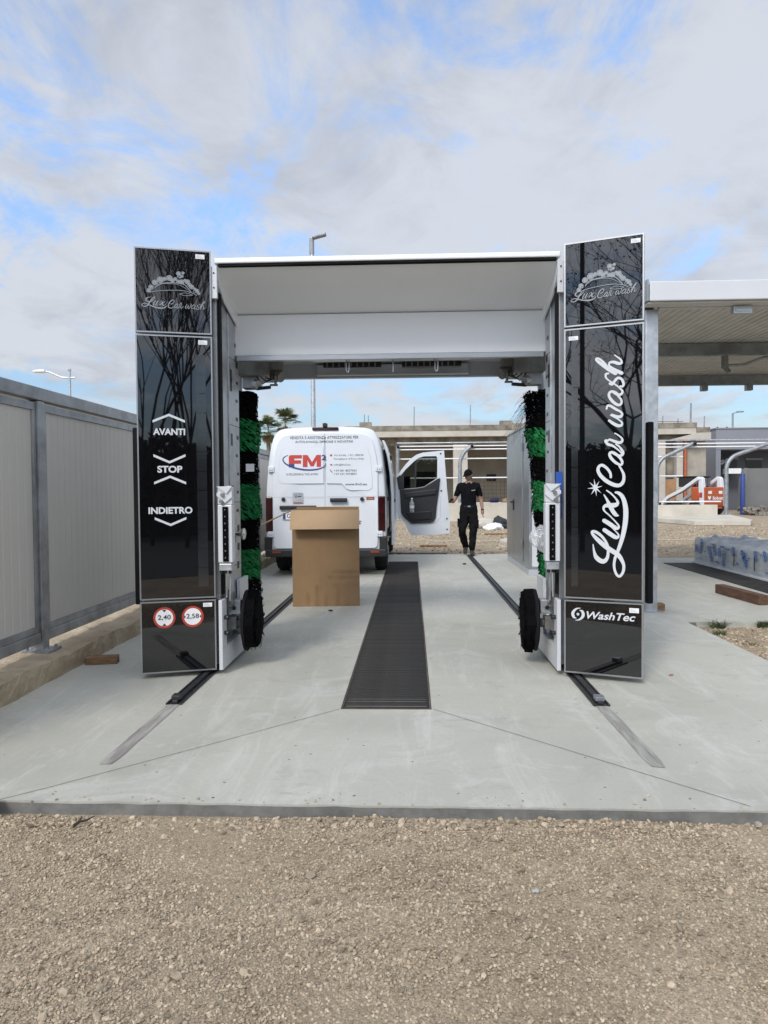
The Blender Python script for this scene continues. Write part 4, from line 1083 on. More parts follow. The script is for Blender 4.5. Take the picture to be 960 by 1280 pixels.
# ------------------------------------------------------------------ cardboard box
def cardboard_box():
    x0, x1, y0, y1, h, e = -1.47, -.66, 8.66, 9.34, 1.165, .007
    t = thing('cardboard_box', ((x0 + x1) / 2, (y0 + y1) / 2, 0), 'tall open brown cardboard box standing behind the white van', 'box')
    wf = MB().box(x0, x1, y0, y0 + e, .002, h).build('front_wall', M['card'], t)
    MB().box(x0, x1, y1 - e, y1, .002, h + .028).build('back_wall', M['card'], t)
    MB().box(x0, x0 + e, y0 + e, y1 - e, .002, h - .001).build('side_wall', M['card'], t)
    MB().box(x1 - e, x1, y0 + e, y1 - e, .002, h - .001).build('side_wall', M['card'], t)
    MB().box(x0 + e, x1 - e, y0 + e, y1 - e, .002, .012).build('bottom', M['card'], t)
    # tape and print marks on the front
    P = lambda a, b, w: (x0 + a, y0 - w, b)
    rr = random.Random(8)
    for a0, b0, a1, b1 in ((.475, .40, .81, .44), (.43, .335, .80, .372), (.49, .24, .81, .285)):
        s = MB(); rect(s, P, a0, b0, a1, b1, .0015); s.build('tape', M['card_tape'], wf)
    for a in (.16, .27, .38, .52, .64):
        s = MB(); rect(s, P, a, .004, a + .045, .20 + rr.uniform(-.06, .07), .0013); s.build('tape', M['card_tape'], wf)
    s = MB(); rect(s, P, .425, .82, .475, .93, .0013); s.build('tape', M['card_tape'], wf)
    s = MB(); rect(s, P, .335, .01, .339, .93, .0011); s.build('crease', M['card_tape'], wf)
    # flaps: front one folded out and down, left one sticking out, two folded in/out behind
    def flap(p0, p1, d, name='flap', m='card_in'):
        p0, p1, d = Vector(p0), Vector(p1), Vector(d)
        n = (p1 - p0).cross(d).normalized() * e * .5
        nn = 6; v = []; f = []
        for i in range(nn + 1):
            u = i / nn; dd = d * u + Vector((0, 0, .004 * math.sin(u * math.pi)))
            v += [p0 + dd - n, p1 + dd - n, p1 + dd + n, p0 + dd + n]
            if i: o = 4 * i; f += [(o - 4 + k, o - 4 + (k + 1) % 4, o + (k + 1) % 4, o + k) for k in range(4)]
        f += [(3, 2, 1, 0), (4 * nn, 4 * nn + 1, 4 * nn + 2, 4 * nn + 3)]
        s = MB(); s.add(v, f); return s.build(name, M[m], t)
    t.rotation_euler.z = R(4.2)
    flap((x0 - .012, y0 - .004, h + .003), (x1 + .004, y0 - .004, h + .003), (-.004, -.13, -.225))
    flap((x0 - .002, y0 + .02, h + .003), (x0 - .002, y1 - .02, h + .003), (-.37, 0, -.17))
    flap((x1 - .012, y0 + .02, h - .012), (x1 - .012, y1 - .02, h - .012), (-.012, 0, -.33))
    flap((x0 + .02, y1 + .004, h + .028), (x1 - .02, y1 + .004, h + .028), (0, .06, -.33))

# ------------------------------------------------------------------ the van
VX, VY = -1.40, 11.65
def van():
    t = thing('van', (VX, VY + 2.7, 0), 'white high-roof delivery van parked beside the fence with its front door open', 'van')
    half = [(0, .40), (.90, .40), (.975, .50), (.985, .9), (.98, 1.30), (.96, 1.65), (.925, 1.98), (.885, 2.18), (.84, 2.31), (.765, 2.395), (.62, 2.432), (.30, 2.45), (0, 2.452)]
    # smoothed outline
    pts = catmull([(x, z, 0) for x, z in half[1:]], 4)
    hp = [(0, .40)] + [(float(p[0]), float(p[1])) for p in pts]
    hp[-1] = (0, 2.452)
    loop = [(x, z) for x, z in hp] + [(-x, z) for x, z in reversed(hp[1:-1])]
    lean = lambda z: .05 * max(0, z - 1.1)
    def yrear(z): return VY + lean(z)
    st = [(0, .955), (.02, .985), (.06, .997), (.14, 1.0), (1.8, 1.0), (3.4, 1.0), (3.9, .995), (4.3, .98), (4.75, .95), (5.2, .90), (5.5, .80)]
    kt = [1, 1, 1, 1, 1, 1, .99, .86, .55, .44, .36]
    s = MB(); n = len(loop); v = []; f = []
    for (y, k), q in zip(st, kt):
        for x, z in loop:
            zz = .40 + (z - .40) * q
            sh = 1 - (1 - k) * (1.0 if abs(x) > .3 or y > 1 else .6)
            zc = 1.35 * q
            v.append((VX + x * k, VY + y + (lean(z) if y < 1 else 0), zc + (zz - zc) * (k if y < 1 else 1)))
    for i in range(len(st) - 1):
        f += [(i * n + j, i * n + (j + 1) % n, (i + 1) * n + (j + 1) % n, (i + 1) * n + j) for j in range(n)]
    f += [tuple(range(n)), tuple(range((len(st) - 1) * n, len(st) * n))]
    s.add(v, f); body = s.build('body', M['van'], t, smooth=True)
    # rear doors, follow the outline
    def inset(k, lo):
        o = []
        for x, z in hp:
            if z < lo: continue
            o.append((x * k, 1.35 + (z - 1.35) * (k - .005)))
        return o
    R_ = lambda a, b, w: (VX + a, yrear(b) - w, b)
    ol = inset(.905, .50)
    for sg in (-1, 1):
        poly = [(sg * .004, .465), (sg * .80, .465), (sg * .842, .50), (sg * .852, .60)] + [(sg * (x if x > .02 else .004), z) for x, z in ol if z > .62]
        # lower body is full width between the lamps only
        poly = [((sg * min(abs(a), .857)), b) for a, b in poly]
        s = MB(); s.prism(poly, R_, .002, .026); d = s.build('rear_door', M['van'], t, bevel=.008)
        # pressed window field
        x1 = .79
        if sg < 0: wp = [(.025, 1.52), (.70, 1.52), (.755, 1.56), (.76, 1.62), (.735, 1.95), (.70, 2.07), (.66, 2.10), (.025, 2.115)]
        else: wp = [(.025, 1.52), (.27, 1.515), (.35, 1.43), (.42, 1.405), (.72, 1.405), (.765, 1.45), (.765, 1.6), (.735, 1.95), (.70, 2.07), (.66, 2.10), (.025, 2.115)]
        s = MB(); s.prism([(sg * a, b) for a, b in wp], R_, .027, .031); s.build('window_blank', M['van'], d, bevel=.003)
        s = MB()
        for q in range(len(wp) - 1):
            (a, b), (c, e) = wp[q], wp[q + 1]
            l = math.hypot(c - a, e - b) or 1; nx, nz = -(e - b) / l * .0025, (c - a) / l * .0025
            s.add([R_(sg * (a + nx), b + nz, .0275), R_(sg * (a - nx), b - nz, .0275), R_(sg * (c - nx), e - nz, .0275), R_(sg * (c + nx), e + nz, .0275)], [(0, 1, 2, 3)])
        s.build('press_line', M['grey_sheet'], d)
        s = MB(); rect(s, R_, *((sg * .02, 1.300, sg * .84, 1.305) if sg > 0 else (-.84, 1.300, -.02, 1.305)), .0275); s.build('press_line', M['grey_sheet'], d)
        # hinges
        for z, x in ((1.755, .875), (.70, .885)):
            s = MB(); s.box(VX + sg * x - .055, VX + sg * x + .045, yrear(z) - .05, yrear(z) - .01, z - .045, z + .045)
            hg = s.build('hinge', M['van'], d, bevel=.008)
            for q in (-.02, .015):
                s = MB(); s.cyl((VX + sg * x + q, yrear(z) - .05, z - .012), (VX + sg * x + q, yrear(z) - .055, z - .012), .008, n=8); s.build('hinge_bolt', M['van_trim'], d)
        # round cap beside the lamp
        s = MB(); zc = 1.265 if sg < 0 else 1.262; xc = -.68 if sg < 0 else .60
        s.cyl((VX + xc, VY - .025, zc), (VX + xc, VY - .036, zc), .032, n=18); s.build('door_cap', M['van_trim'], d, smooth=True)
        # tail lamp
        s = MB(); s.box(VX + sg * .862 if sg > 0 else VX - .975, VX + .975 if sg > 0 else VX - .862, VY - .02, VY + .10, .735, 1.31)
        lp = s.build('tail_lamp', M['lamp_red'], t, bevel=.018)
        for z in (.86, 1.02):
            s = MB(); s.box(VX + sg * .918 - .035, VX + sg * .918 + .035, VY - .024, VY - .02, z, z + .07); s.build('reflector', M['lamp_red'], lp)
    # door handle, number plate bar, plate, stickers
    s = MB(); s.box(VX + .085, VX + .355, VY - .075, VY - .035, 1.225, 1.262); s.cyl((VX + .11, VY - .03, 1.243), (VX + .11, VY - .05, 1.243), .02, n=8); s.box(VX + .08, VX + .36, VY - .036, VY - .027, 1.215, 1.28)
    s.build('door_handle', M['van_trim'], t, bevel=.008)
    s = MB(); s.box(VX - .74, VX - .14, VY - .065, VY - .027, 1.10, 1.165); s.build('plate_light_bar', M['van_trim'], t, bevel=.012)
    s = MB(); s.box(VX - .70, VX - .18, VY - .038, VY - .028, .94, 1.055); pl = s.build('number_plate', M['label_white'], t, bevel=.004)
    s = MB(); rect(s, R_, -.69, .945, -.645, 1.05, .0395); rect(s, R_, -.235, .945, -.19, 1.05, .0395); s.build('plate_band', M['blue'], pl)
    s = MB(); put_text(s, R_, 'G', -.625, .963, -.56, 1.035, .040, bold=.01); s.build('lettering', M['text_dark'], pl)
    s = MB(); rect(s, R_, -.53, 1.205, -.365, 1.375, .028); st_ = s.build('info_sticker', M['grey_sheet'], t)
    s = MB(); rect(s, R_, -.52, 1.245, -.375, 1.37, .0295); s.build('sticker_face', M['galv'], st_)
    s = MB(); rect(s, R_, -.52, 1.212, -.375, 1.225, .0295); s.build('sticker_line', M['text_red'], st_)
    s = MB(); ring(s, R_, -.475, 1.31, .012, .02, .0305, 12); s.build('sticker_mark', M['text_dark'], st_); s = MB(); rect(s, R_, -.448, 1.302, -.388, 1.318, .0305); s.build('sticker_mark', M['text_dark'], st_)
    s = MB(); rect(s, R_, .67, 1.25, .80, 1.295, .028); rs = s.build('red_sticker', M['lamp_bright'], t)
    s = MB(); rect(s, R_, .685, 1.266, .785, 1.279, .0295); s.build('sticker_mark', M['card_in'], rs)
    # lettering
    D = MB(); put_text(D, R_, 'VENDITA E ASSISTENZA ATTREZZATURE PER', -.575, 2.243, .545, 2.290, .0285, bold=.012, spacing=1.1); D.build('lettering', M['text_dark'], t)
    D = MB(); put_text(D, R_, 'AUTOLAVAGGI, OFFICINE E INDUSTRIE', -.485, 2.175, .455, 2.217, .0285, bold=.012, spacing=1.1); D.build('lettering', M['text_dark'], t)
    D = MB(); put_text(D, R_, 'LA SOLUZIONE AL TUO LAVORO', -.635, 1.655, -.11, 1.69, .033, bold=.006); D.build('lettering', M['text_dark'], t)
    D = MB(); put_text(D, R_, 'Via Emilia, 122 | 80038', .145, 1.955, .625, 1.99, .033); D.build('lettering', M['text_dark'], t)
    D = MB(); put_text(D, R_, "Pomigliano d'Arco (Na)", .145, 1.895, .63, 1.932, .033); D.build('lettering', M['text_dark'], t)
    D = MB(); put_text(D, R_, 'info@fm2.eu', .145, 1.80, .415, 1.838, .033); D.build('lettering', M['text_dark'], t)
    D = MB(); put_text(D, R_, '+39 081 8037042', .145, 1.71, .515, 1.743, .033); D.build('lettering', M['text_dark'], t)
    D = MB(); put_text(D, R_, '+39 333 3974892', .145, 1.655, .515, 1.688, .033); D.build('lettering', M['text_dark'], t)
    D = MB(); put_text(D, R_, 'www.fm2.eu', .325, 1.485, .68, 1.525, .033, bold=.014); D.build('lettering', M['text_dark'], t)
    D = MB(); put_text(D, R_, 'WashTec', .20, .86, .585, .935, .0285, bold=.02, shear=.25); D.build('lettering', M['text_dark'], t)
    D = MB(); rect(D, R_, .47, 1.015, .55, 1.025, .0285); D.build('sticker_mark', M['text_dark'], t)
    D = MB()
    # the red and blue emblem: F and M on a ring
    fx = [(-.585, 1.785), (-.585, 1.965), (-.575, 1.985), (-.375, 1.985), (-.375, 1.925), (-.51, 1.925), (-.51, 1.90), (-.375, 1.90), (-.375, 1.84), (-.50, 1.84), (-.50, 1.785)]
    def poly(mb, pp, w):
        mb.add([R_(a, b, w) for a, b in pp], [tuple(range(len(pp)))])
    poly(D, [(-.59, 1.84), (-.59, 1.96), (-.565, 1.985), (-.375, 1.985), (-.375, 1.93), (-.50, 1.93), (-.50, 1.90), (-.39, 1.90), (-.39, 1.845), (-.50, 1.845), (-.50, 1.84)], .0345)
    poly(D, [(-.36, 1.79), (-.36, 1.985), (-.285, 1.985), (-.285, 1.79)], .0345)
    poly(D, [(-.285, 1.985), (-.285, 1.90), (-.235, 1.80), (-.21, 1.80), (-.21, 1.87)], .0346)
    poly(D, [(-.135, 1.985), (-.21, 1.87), (-.21, 1.80), (-.185, 1.80), (-.135, 1.90)], .0347)
    poly(D, [(-.135, 1.79), (-.135, 1.985), (-.065, 1.985), (-.065, 1.79)], .0345)
    D.build('emblem', M['text_red'], t)
    D = MB()
    poly(D, [(-.59, 1.785), (-.59, 1.838), (-.50, 1.838), (-.50, 1.785)], .0345)
    put_stroke(D, R_, [(-.60, 1.985, .006), (-.66, 1.955, .014), (-.685, 1.91, .018), (-.64, 1.845, .022), (-.52, 1.785, .026), (-.36, 1.748, .026), (-.20, 1.742, .024), (-.07, 1.765, .02), (.0, 1.81, .014), (.012, 1.85, .006)], .0350)
    put_text(D, R_, '2', -.055, 1.90, .02, 1.985, .0345, bold=.03)
    D.build('emblem', M['text_blue'], t)
    D = MB(); disc(D, R_, .10, 1.975, .018, .033, 12); rect(D, R_, .085, 1.81, .12, 1.832, .033); D.build('emblem', M['lamp_bright'], t)
    D = MB(); put_stroke(D, R_, [(.085, 1.74, .01), (.10, 1.715, .012), (.12, 1.70, .01)], .033); D.build('emblem', M['text_dark'], t)
    # third brake light and camera
    s = MB(); s.box(VX - .21, VX + .22, yrear(2.42) - .03, yrear(2.42) + .05, 2.385, 2.435); s.build('brake_light', M['lamp_red'], t, bevel=.012)
    s = MB(); s.box(VX - .035, VX + .035, yrear(2.42) - .05, yrear(2.42) + .08, 2.437, 2.50); s.cyl((VX, yrear(2.4) - .05, 2.475), (VX, yrear(2.4) - .02, 2.475), .03, n=12); s.build('reversing_camera', M['van_trim'], t, bevel=.01)
    # bumper
    s = MB(); s.box(VX - .985, VX + .985, VY - .05, VY + .16, .33, .452); s.box(VX - 1.0, VX - .875, VY - .035, VY + .3, .42, .66); s.box(VX + .875, VX + 1.0, VY - .035, VY + .3, .42, .66)
    bp = s.build('bumper', M['van_trim'], t, bevel=.02)
    for sg in (-1, 1):
        s = MB(); s.box(VX + sg * .80 - .07, VX + sg * .80 + .07, VY - .056, VY - .05, .395, .425); s.build('reflector', M['lamp_bright'], bp)
    # wheels
    for y, inner in ((VY + 1.06, 1), (VY + 4.75, 0)):
        for sg in (-1, 1):
            x = VX + sg * .86
            s = MB(); s.lathe((x - .115, y, .355), (1, 0, 0), [(.23, 0), (.32, .01), (.352, .05), (.355, .115), (.352, .18), (.32, .22), (.23, .23)], 32)
            w = s.build('wheel', M['tyre'], t, smooth=True)
            s = MB(); s.lathe((x + sg * .06, y, .355), (sg, 0, 0), [(.22, 0), (.215, .045), (.10, .05), (.06, .07)], 20); s.build('rim', M['rim'], w, smooth=True)
            for q in range(24):
                th = 2 * math.pi * q / 24
                s = MB(); m_ = Matrix.Translation((x, y, .355)) @ Matrix.Rotation(th, 4, 'X'); s.box(-.10, .10, -.012, .012, .353, .360, m_)
                if q % 4 == 0: s.build('tread_block', M['tyre'], w)
        s = MB(); s.cyl((VX - .8, y, .355), (VX + .8, y, .355), .05, n=10); s.build('axle', M['black'], t)
    s = MB(); s.box(VX - .7, VX + .7, VY + .3, VY + 5.0, .30, .40); s.build('underbody', M['black'], t)
    # right side: dark seams, rub strip, sliding door pushed back
    xs = VX + .985
    s = MB()
    for y in (VY + 1.55, VY + 2.9, VY + 3.95): s.box(xs - .03, xs + .004, y, y + .02, .5, 1.9)
    s.box(xs - .05, xs + .012, VY + .35, VY + 3.9, .62, .74); s.build('side_trim', M['van_trim'], t)
    s = MB(); s.box(xs - .25, xs + .006, VY + 1.58, VY + 2.88, .55, 2.15); s.build('door_opening', M['van_gap'], t)  # dark box paints the shade inside the open side door
    poly_ = [(1.0 * .05, .47), (.055, .9), (.05, 1.3), (.03, 1.65), (-.02, 1.98), (-.075, 2.18), (-.11, 2.25), (-.15, 2.25), (-.115, 2.17), (-.06, 1.97), (-.015, 1.64), (.005, 1.3), (.01, .9), (.005, .47)]
    s = MB(); s.prism(poly_, lambda a, b, w: (xs + .065 + a, w, b), VY + .62, VY + 1.95); sd_ = s.build('sliding_door', M['van'], t, bevel=.006)
    s = MB(); s.box(xs + .10, xs + .135, VY + .75, VY + .93, 1.2, 1.25); s.build('handle', M['van_trim'], sd_, bevel=.005)
    for z in (.62, 1.22, 1.92):
        s = MB(); s.box(xs - .01, xs + .085, VY + .66, VY + .74, z, z + .07); s.build('door_roller', M['van_trim'], t)
    # front passenger door, swung wide open
    fx_ = lambda px: -.281 + (px - 498) * .01725
    fz_ = lambda py: 2.247 - (py - 563) * .01717
    c3 = lambda x, y: (fx_(480 + x / 6), fz_(540 + y / 6))
    DY = 15.5
    F_ = lambda a, b, w: (a, DY - w, b)
    outer = [c3(*p) for p in ((95, 330), (108, 312), (150, 255), (205, 195), (245, 168), (290, 153), (450, 138), (470, 420), (492, 640), (488, 760), (330, 772), (200, 775), (180, 735), (160, 690), (125, 645), (85, 600))]
    win = [c3(*p) for p in ((125, 325), (165, 275), (230, 215), (260, 192), (300, 181), (392, 180), (400, 195), (398, 345), (300, 408), (235, 418), (125, 425))]
    # frame = ring between outline and window, as two faces of a triangulated shell
    def shell(name, o, i, w0, w1, m, parent):
        bm = bmesh.new()
        def ringv(pp): return [bm.verts.new(F_(a, b, w1)) for a, b in pp]
        vo, vi = ringv(o), ringv(i)
        eo = [bm.edges.new((vo[k], vo[(k + 1) % len(vo)])) for k in range(len(vo))]
        ei = [bm.edges.new((vi[k], vi[(k + 1) % len(vi)])) for k in range(len(vi))]
        bmesh.ops.triangle_fill(bm, edges=eo + ei, use_beauty=True)
        ex = bmesh.ops.extrude_face_region(bm, geom=list(bm.faces))
        for v_ in [g for g in ex['geom'] if isinstance(g, bmesh.types.BMVert)]: v_.co.y += (w1 - w0)
        bmesh.ops.recalc_face_normals(bm, faces=bm.faces)
        me = bpy.data.meshes.new(name); bm.to_mesh(me); bm.free()
        return link(name, me, m, parent)
    dr = shell('front_door', outer, win, -.05, .0, M['van'], t)
    trim = [c3(*p) for p in ((118, 428), (235, 420), (300, 410), (398, 350), (420, 344), (408, 450), (392, 560), (385, 640), (370, 670), (345, 680), (205, 686), (180, 665), (150, 640), (128, 605))]
    s = MB(); s.prism(trim, F_, .001, .045); tr = s.build('door_trim', M['van_trim'], dr, bevel=.012)
    s = MB(); s.prism([c3(*p) for p in ((150, 455), (390, 425), (385, 465), (160, 490))], F_, .046, .085); s.build('armrest', M['van_trim'], dr, bevel=.012)
    s = MB(); s.prism([c3(*p) for p in ((165, 600), (350, 590), (350, 650), (200, 660))], F_, .046, .08); s.build('door_pocket', M['black'], dr, bevel=.012)
    s = MB(); s.prism(win, F_, -.028, -.022)
    gm = bpy.data.materials.get('door_glass') or clear_glass()
    s.build('window_pane', gm, dr)
    s = MB(); s.prism([c3(*p) for p in ((232, 222), (246, 214), (240, 418), (228, 418))], F_, -.045, -.004); s.build('window_bar', M['van_trim'], dr)
    s = MB(); s.prism([c3(*p) for p in ((95, 340), (122, 320), (132, 330), (150, 310), (150, 425), (110, 428))], F_, -.002, .02); s.build('mirror_base', M['van_trim'], dr)
    mx0, mz0 = c3(140, 430); mx1, mz1 = c3(198, 325)
    s = MB(); s.box(mx0, mx1, DY + .06, DY + .17, mz0, mz1); mr_ = s.build('mirror', M['van_trim'], dr, bevel=.03)
    a0, b0 = c3(150, 400); a1, b1 = c3(190, 338)
    s = MB(); s.add([(a0, DY + .055, b0), (a1, DY + .058, b0), (a1, DY + .058, b1), (a0, DY + .055, b1)], [(0, 1, 2, 3)]); s.build('mirror_glass', M['mirror'], dr)
    for p in ((425, 162), (428, 440), (468, 650), (470, 730)):
        a, b = c3(*p); s = MB(); s.cyl((a, DY - .002, b), (a, DY - .010, b), .018, n=10); s.build('bolt', M['van_trim'], dr)
    s = MB(); pr = [c3(*p) for p in ((190, 690), (385, 683), (420, 640), (425, 480))]
    for q in range(3):
        (a, b), (c, e) = pr[q], pr[q + 1]
        l = math.hypot(c - a, e - b); nx, nz = -(e - b) / l * .004, (c - a) / l * .004
        s.add([F_(a + nx, b + nz, .002), F_(a - nx, b - nz, .002), F_(c - nx, e - nz, .002), F_(c + nx, e + nz, .002)], [(0, 1, 2, 3)])
    s.build('press_line', M['grey_sheet'], dr)
    # windscreen
    s = MB(); s.add([(VX - .75, VY + 4.0, 2.33), (VX + .75, VY + 4.0, 2.33), (VX + .85, VY + 4.72, 1.56), (VX - .85, VY + 4.72, 1.56)], [(0, 1, 2, 3)]); s.build('windscreen', M['window'], t)
    # a water bottle in the door pocket
    bx_, bz_ = c3(208, 600)
    b = thing('bottle', (bx_, DY - .07, bz_), 'clear plastic water bottle standing in the open van door pocket', 'bottle')
    s = MB(); s.lathe((bx_, DY - .07, bz_), (0, 0, 1), [(.045, 0), (.05, .02), (.05, .20), (.02, .26), (.018, .285)], 16); s.build('bottle_body', M['bag'], b, smooth=True)
    s = MB(); s.lathe((bx_, DY - .07, bz_ + .285), (0, 0, 1), [(.02, 0), (.02, .025)], 12); s.build('cap', M['label_white'], b)
    s = MB(); s.lathe((bx_, DY - .07, bz_ + .09), (0, 0, 1), [(.0515, 0), (.0515, .06)], 16); s.build('bottle_label', M['label_white'], b)

def clear_glass():
    m = bpy.data.materials.new('door_glass')
    m.use_nodes = True
    t = m.node_tree; L = t.links.new
    out = t.nodes['Material Output']; t.nodes.remove(t.nodes['Principled BSDF'])
    tr = N(t, 'ShaderNodeBsdfTransparent'); tr.inputs[0].default_value = (0.50, 0.54, 0.52, 1)
    gl = N(t, 'ShaderNodeBsdfGlossy'); gl.inputs['Roughness'].default_value = 0.02
    mx = N(t, 'ShaderNodeMixShader'); mx.inputs[0].default_value = 0.08
    L(tr.outputs[0], mx.inputs[1]); L(gl.outputs[0], mx.inputs[2]); L(mx.outputs[0], out.inputs[0])
    return m

# ------------------------------------------------------------------ the worker
def person():
    px, py = 1.216, 15.43
    t = thing('person', (px, py, 0), 'person in black cap, t-shirt and work trousers walking across the slab, phone in hand', 'person')
    J = {  # joint: (x, y, z, rx, ry)
        'pel': (0, 0, .98, .165, .12), 'wst': (0, .0, 1.12, .15, .108), 'che': (0, 0, 1.32, .175, .115), 'uch': (0, .005, 1.46, .155, .10), 'nck': (0, 0, 1.565, .06, .06), 'nk2': (0, -.01, 1.61, .056, .058),
        'hl': (-.095, 0, .90, .098, .10), 'hr': (.095, 0, .90, .098, .10),
        'kl': (-.15, -.07, .55, .064, .068), 'al': (-.055, .22, .19, .045, .05), 'bl': (-.05, .235, .14, .045, .05),
        'kr': (.085, -.09, .50, .064, .068), 'ar': (.06, -.07, .10, .046, .05),
        'ml': (-.11, .07, .37, .06, .066), 'mr': (.075, -.07, .31, .06, .066),
        'sl': (-.185, .005, 1.475, .072, .072), 'el': (-.265, .07, 1.24, .049, .049), 'wl': (-.33, -.15, 1.15, .031, .028),
        'sr': (.185, .005, 1.475, .072, .072), 'er': (.265, .04, 1.20, .049, .049), 'wr': (.29, -.03, .965, .032, .028),
        'tl': (-.095, -.015, .74, .088, .09), 'tr': (.095, -.035, .72, .088, .09),
        'fl': (-.30, -.04, 1.19, .042, .042), 'fr': (.28, .005, 1.09, .042, .042)}
    E = [('pel', 'wst'), ('wst', 'che'), ('che', 'uch'), ('uch', 'nck'), ('nck', 'nk2'), ('pel', 'hl'), ('pel', 'hr'), ('hl', 'tl'), ('tl', 'kl'), ('kl', 'ml'), ('ml', 'al'), ('al', 'bl'), ('hr', 'tr'), ('tr', 'kr'), ('kr', 'mr'), ('mr', 'ar'),
         ('uch', 'sl'), ('sl', 'el'), ('el', 'fl'), ('fl', 'wl'), ('uch', 'sr'), ('sr', 'er'), ('er', 'fr'), ('fr', 'wr')]
    ks = list(J)
    me = bpy.data.meshes.new('body'); me.from_pydata([J[k][:3] for k in ks], [(ks.index(a), ks.index(b)) for a, b in E], [])
    ob = bpy.data.objects.new('body', me); col.objects.link(ob)
    ob.modifiers.new('skin', 'SKIN'); sub = ob.modifiers.new('sub', 'SUBSURF'); sub.levels = 2; sub.render_levels = 2
    for i, k in enumerate(ks):
        d = me.skin_vertices[0].data[i]; d.radius = J[k][3:5]; d.use_root = (k == 'pel')
    dg = bpy.context.evaluated_depsgraph_get()
    bme = bpy.data.meshes.new_from_object(ob.evaluated_get(dg))
    bpy.data.objects.remove(ob)
    V = [Vector(v.co) for v in bme.vertices]; Nn = [Vector(v.normal) for v in bme.vertices]; Fc = [tuple(p.vertices) for p in bme.polygons]
    S = MB(); S.add(V, Fc)
    # head with a face, turned down to his right
    hm = Matrix.Translation((-.005, -.02, 1.705)) @ Matrix.Rotation(R(-38), 4, 'Z') @ Matrix.Rotation(R(14), 4, 'X')
    bm = bmesh.new(); bmesh.ops.create_uvsphere(bm, u_segments=24, v_segments=16, radius=1)
    hv = []; 
    for v in bm.verts:
        x, y, z = v.co
        X, Y, Z = x * .076, y * .098, z * .118
        if z < 0: X *= 1 - .28 * z * z; Y = Y * (1 - .12 * z * z) - .012 * (-z)
        if y < 0: Y *= .94
        if y < -.75 and abs(x) < .22 and -.35 < z < .15: Y -= .022 * (1 - abs(x) / .22)       # nose
        if y < -.6 and abs(z - .12) < .1 and .25 < abs(x) < .55: Y += .008                        # eye sockets
        hv.append(hm @ Vector((X, Y, Z)))
    S.add(hv, [tuple(v.index for v in f.verts) for f in bm.faces]); bm.free()
    for sx in (-1, 1):
        S.lathe(hm @ Vector((sx * .073, .012, -.005)), hm.to_3x3() @ Vector((sx, .3, 0)), [(.012, 0), (.026, .006), (.024, .014), (.012, .012)], 10)
    # hands: palm and five bent fingers
    def hand(w, dirv, side, thumb, curl):
        w, d, s_, th = Vector(w), Vector(dirv).normalized(), Vector(side).normalized(), Vector(thumb).normalized()
        nrm = d.cross(s_)
        S.tube([w - d * .02, w + d * .02, w + d * .06, w + d * .085], [.028, .033, .036, .03], 8)
        for i, l in enumerate((.070, .078, .072, .056)):
            b = w + d * .08 + s_ * (-.027 + .018 * i)
            p1 = b + d * l * .45; p2 = p1 + (d * math.cos(curl) + nrm * math.sin(curl)) * l * .32; p3 = p2 + (d * math.cos(2 * curl) + nrm * math.sin(2 * curl)) * l * .26
            S.tube([b - d * .02, b, p1, p2, p3], [.009, .0095, .009, .008, .006], 6)
        b = w + d * .03 - s_ * .028
        S.tube([b, b + (-s_ * .7 + d * .7) * .03 + th * .005, b + (-s_ * .45 + d * .9) * .06 + th * .012], [.012, .011, .008], 6)
    hand((-.33, -.15, 1.15), (-.35, -.85, .05), (0.6, -.3, 0), (0, 0, 1), .7)
    hand((.29, -.03, .965), (.05, -.12, -1), (0, 1, 0), (1, 0, 0), .35)
    off = Vector((px, py, 0))
    S.v = [tuple(Vector(p) + off) for p in S.v]
    S.build('body', M['skin'], t, smooth=True)
    # clothes: shells taken from the body, puffed out along its normals
    def garment(name, m, test, puff, wr=0.0):
        from mathutils import noise
        keep = [f for f in Fc if test(sum((V[i] for i in f), Vector()) / len(f))]
        idx = {}; mb = MB(); fs = []
        for f in keep:
            q = []
            for i in f:
                if i not in idx:
                    idx[i] = len(mb.v); n = Nn[i]
                    mb.v.append(tuple(V[i] + n * (puff + wr * noise.noise(V[i] * 14)) + off))
                q.append(idx[i])
            fs.append(tuple(q))
        mb.f = fs
        o = mb.build(name, m, t, smooth=True)
        sol = o.modifiers.new('thickness', 'SOLIDIFY'); sol.thickness = .004; sol.offset = -1
        return o
    def on_arm(c): return abs(c.x) > .20 and c.z < 1.36
    garment('t_shirt', M['cloth_black'], lambda c: 1.0 < c.z < 1.545 and not on_arm(c) or (abs(c.x) > .19 and 1.27 < c.z < 1.4), .012, .010)
    tro = garment('trousers', M['trousers'], lambda c: c.z < 1.06 and abs(c.x) < .235 and c.z > .10, .018, .018)
    s = MB()
    for sx, y, z in ((-.215, -.01, .70), (.185, -.03, .68)):
        s.box(px + sx - .022, px + sx + .022, py + y - .085, py + y + .085, z - .10, z + .09)
    s.build('cargo_pocket', M['trousers'], tro, bevel=.015)
    s = MB(); s.lathe((px, py, 1.03), (0, 0, 1), [(.178, 0), (.18, .035)], 24)
    sb = s.v; s.v = [(x, py + (y - py) * .75, z) for x, y, z in sb]; s.build('belt', M['black'], t)
    s = MB(); s.box(px - .03, px + .025, py - .145, py - .132, 1.033, 1.062); s.build('buckle', M['galv'], t)
    s = MB(); s.add([(px + .05, py - .137, 1.375), (px + .13, py - .125, 1.385), (px + .13, py - .125, 1.40), (px + .05, py - .137, 1.39)], [(0, 1, 2, 3)]); s.build('shirt_print', M['grey_sheet'], t)
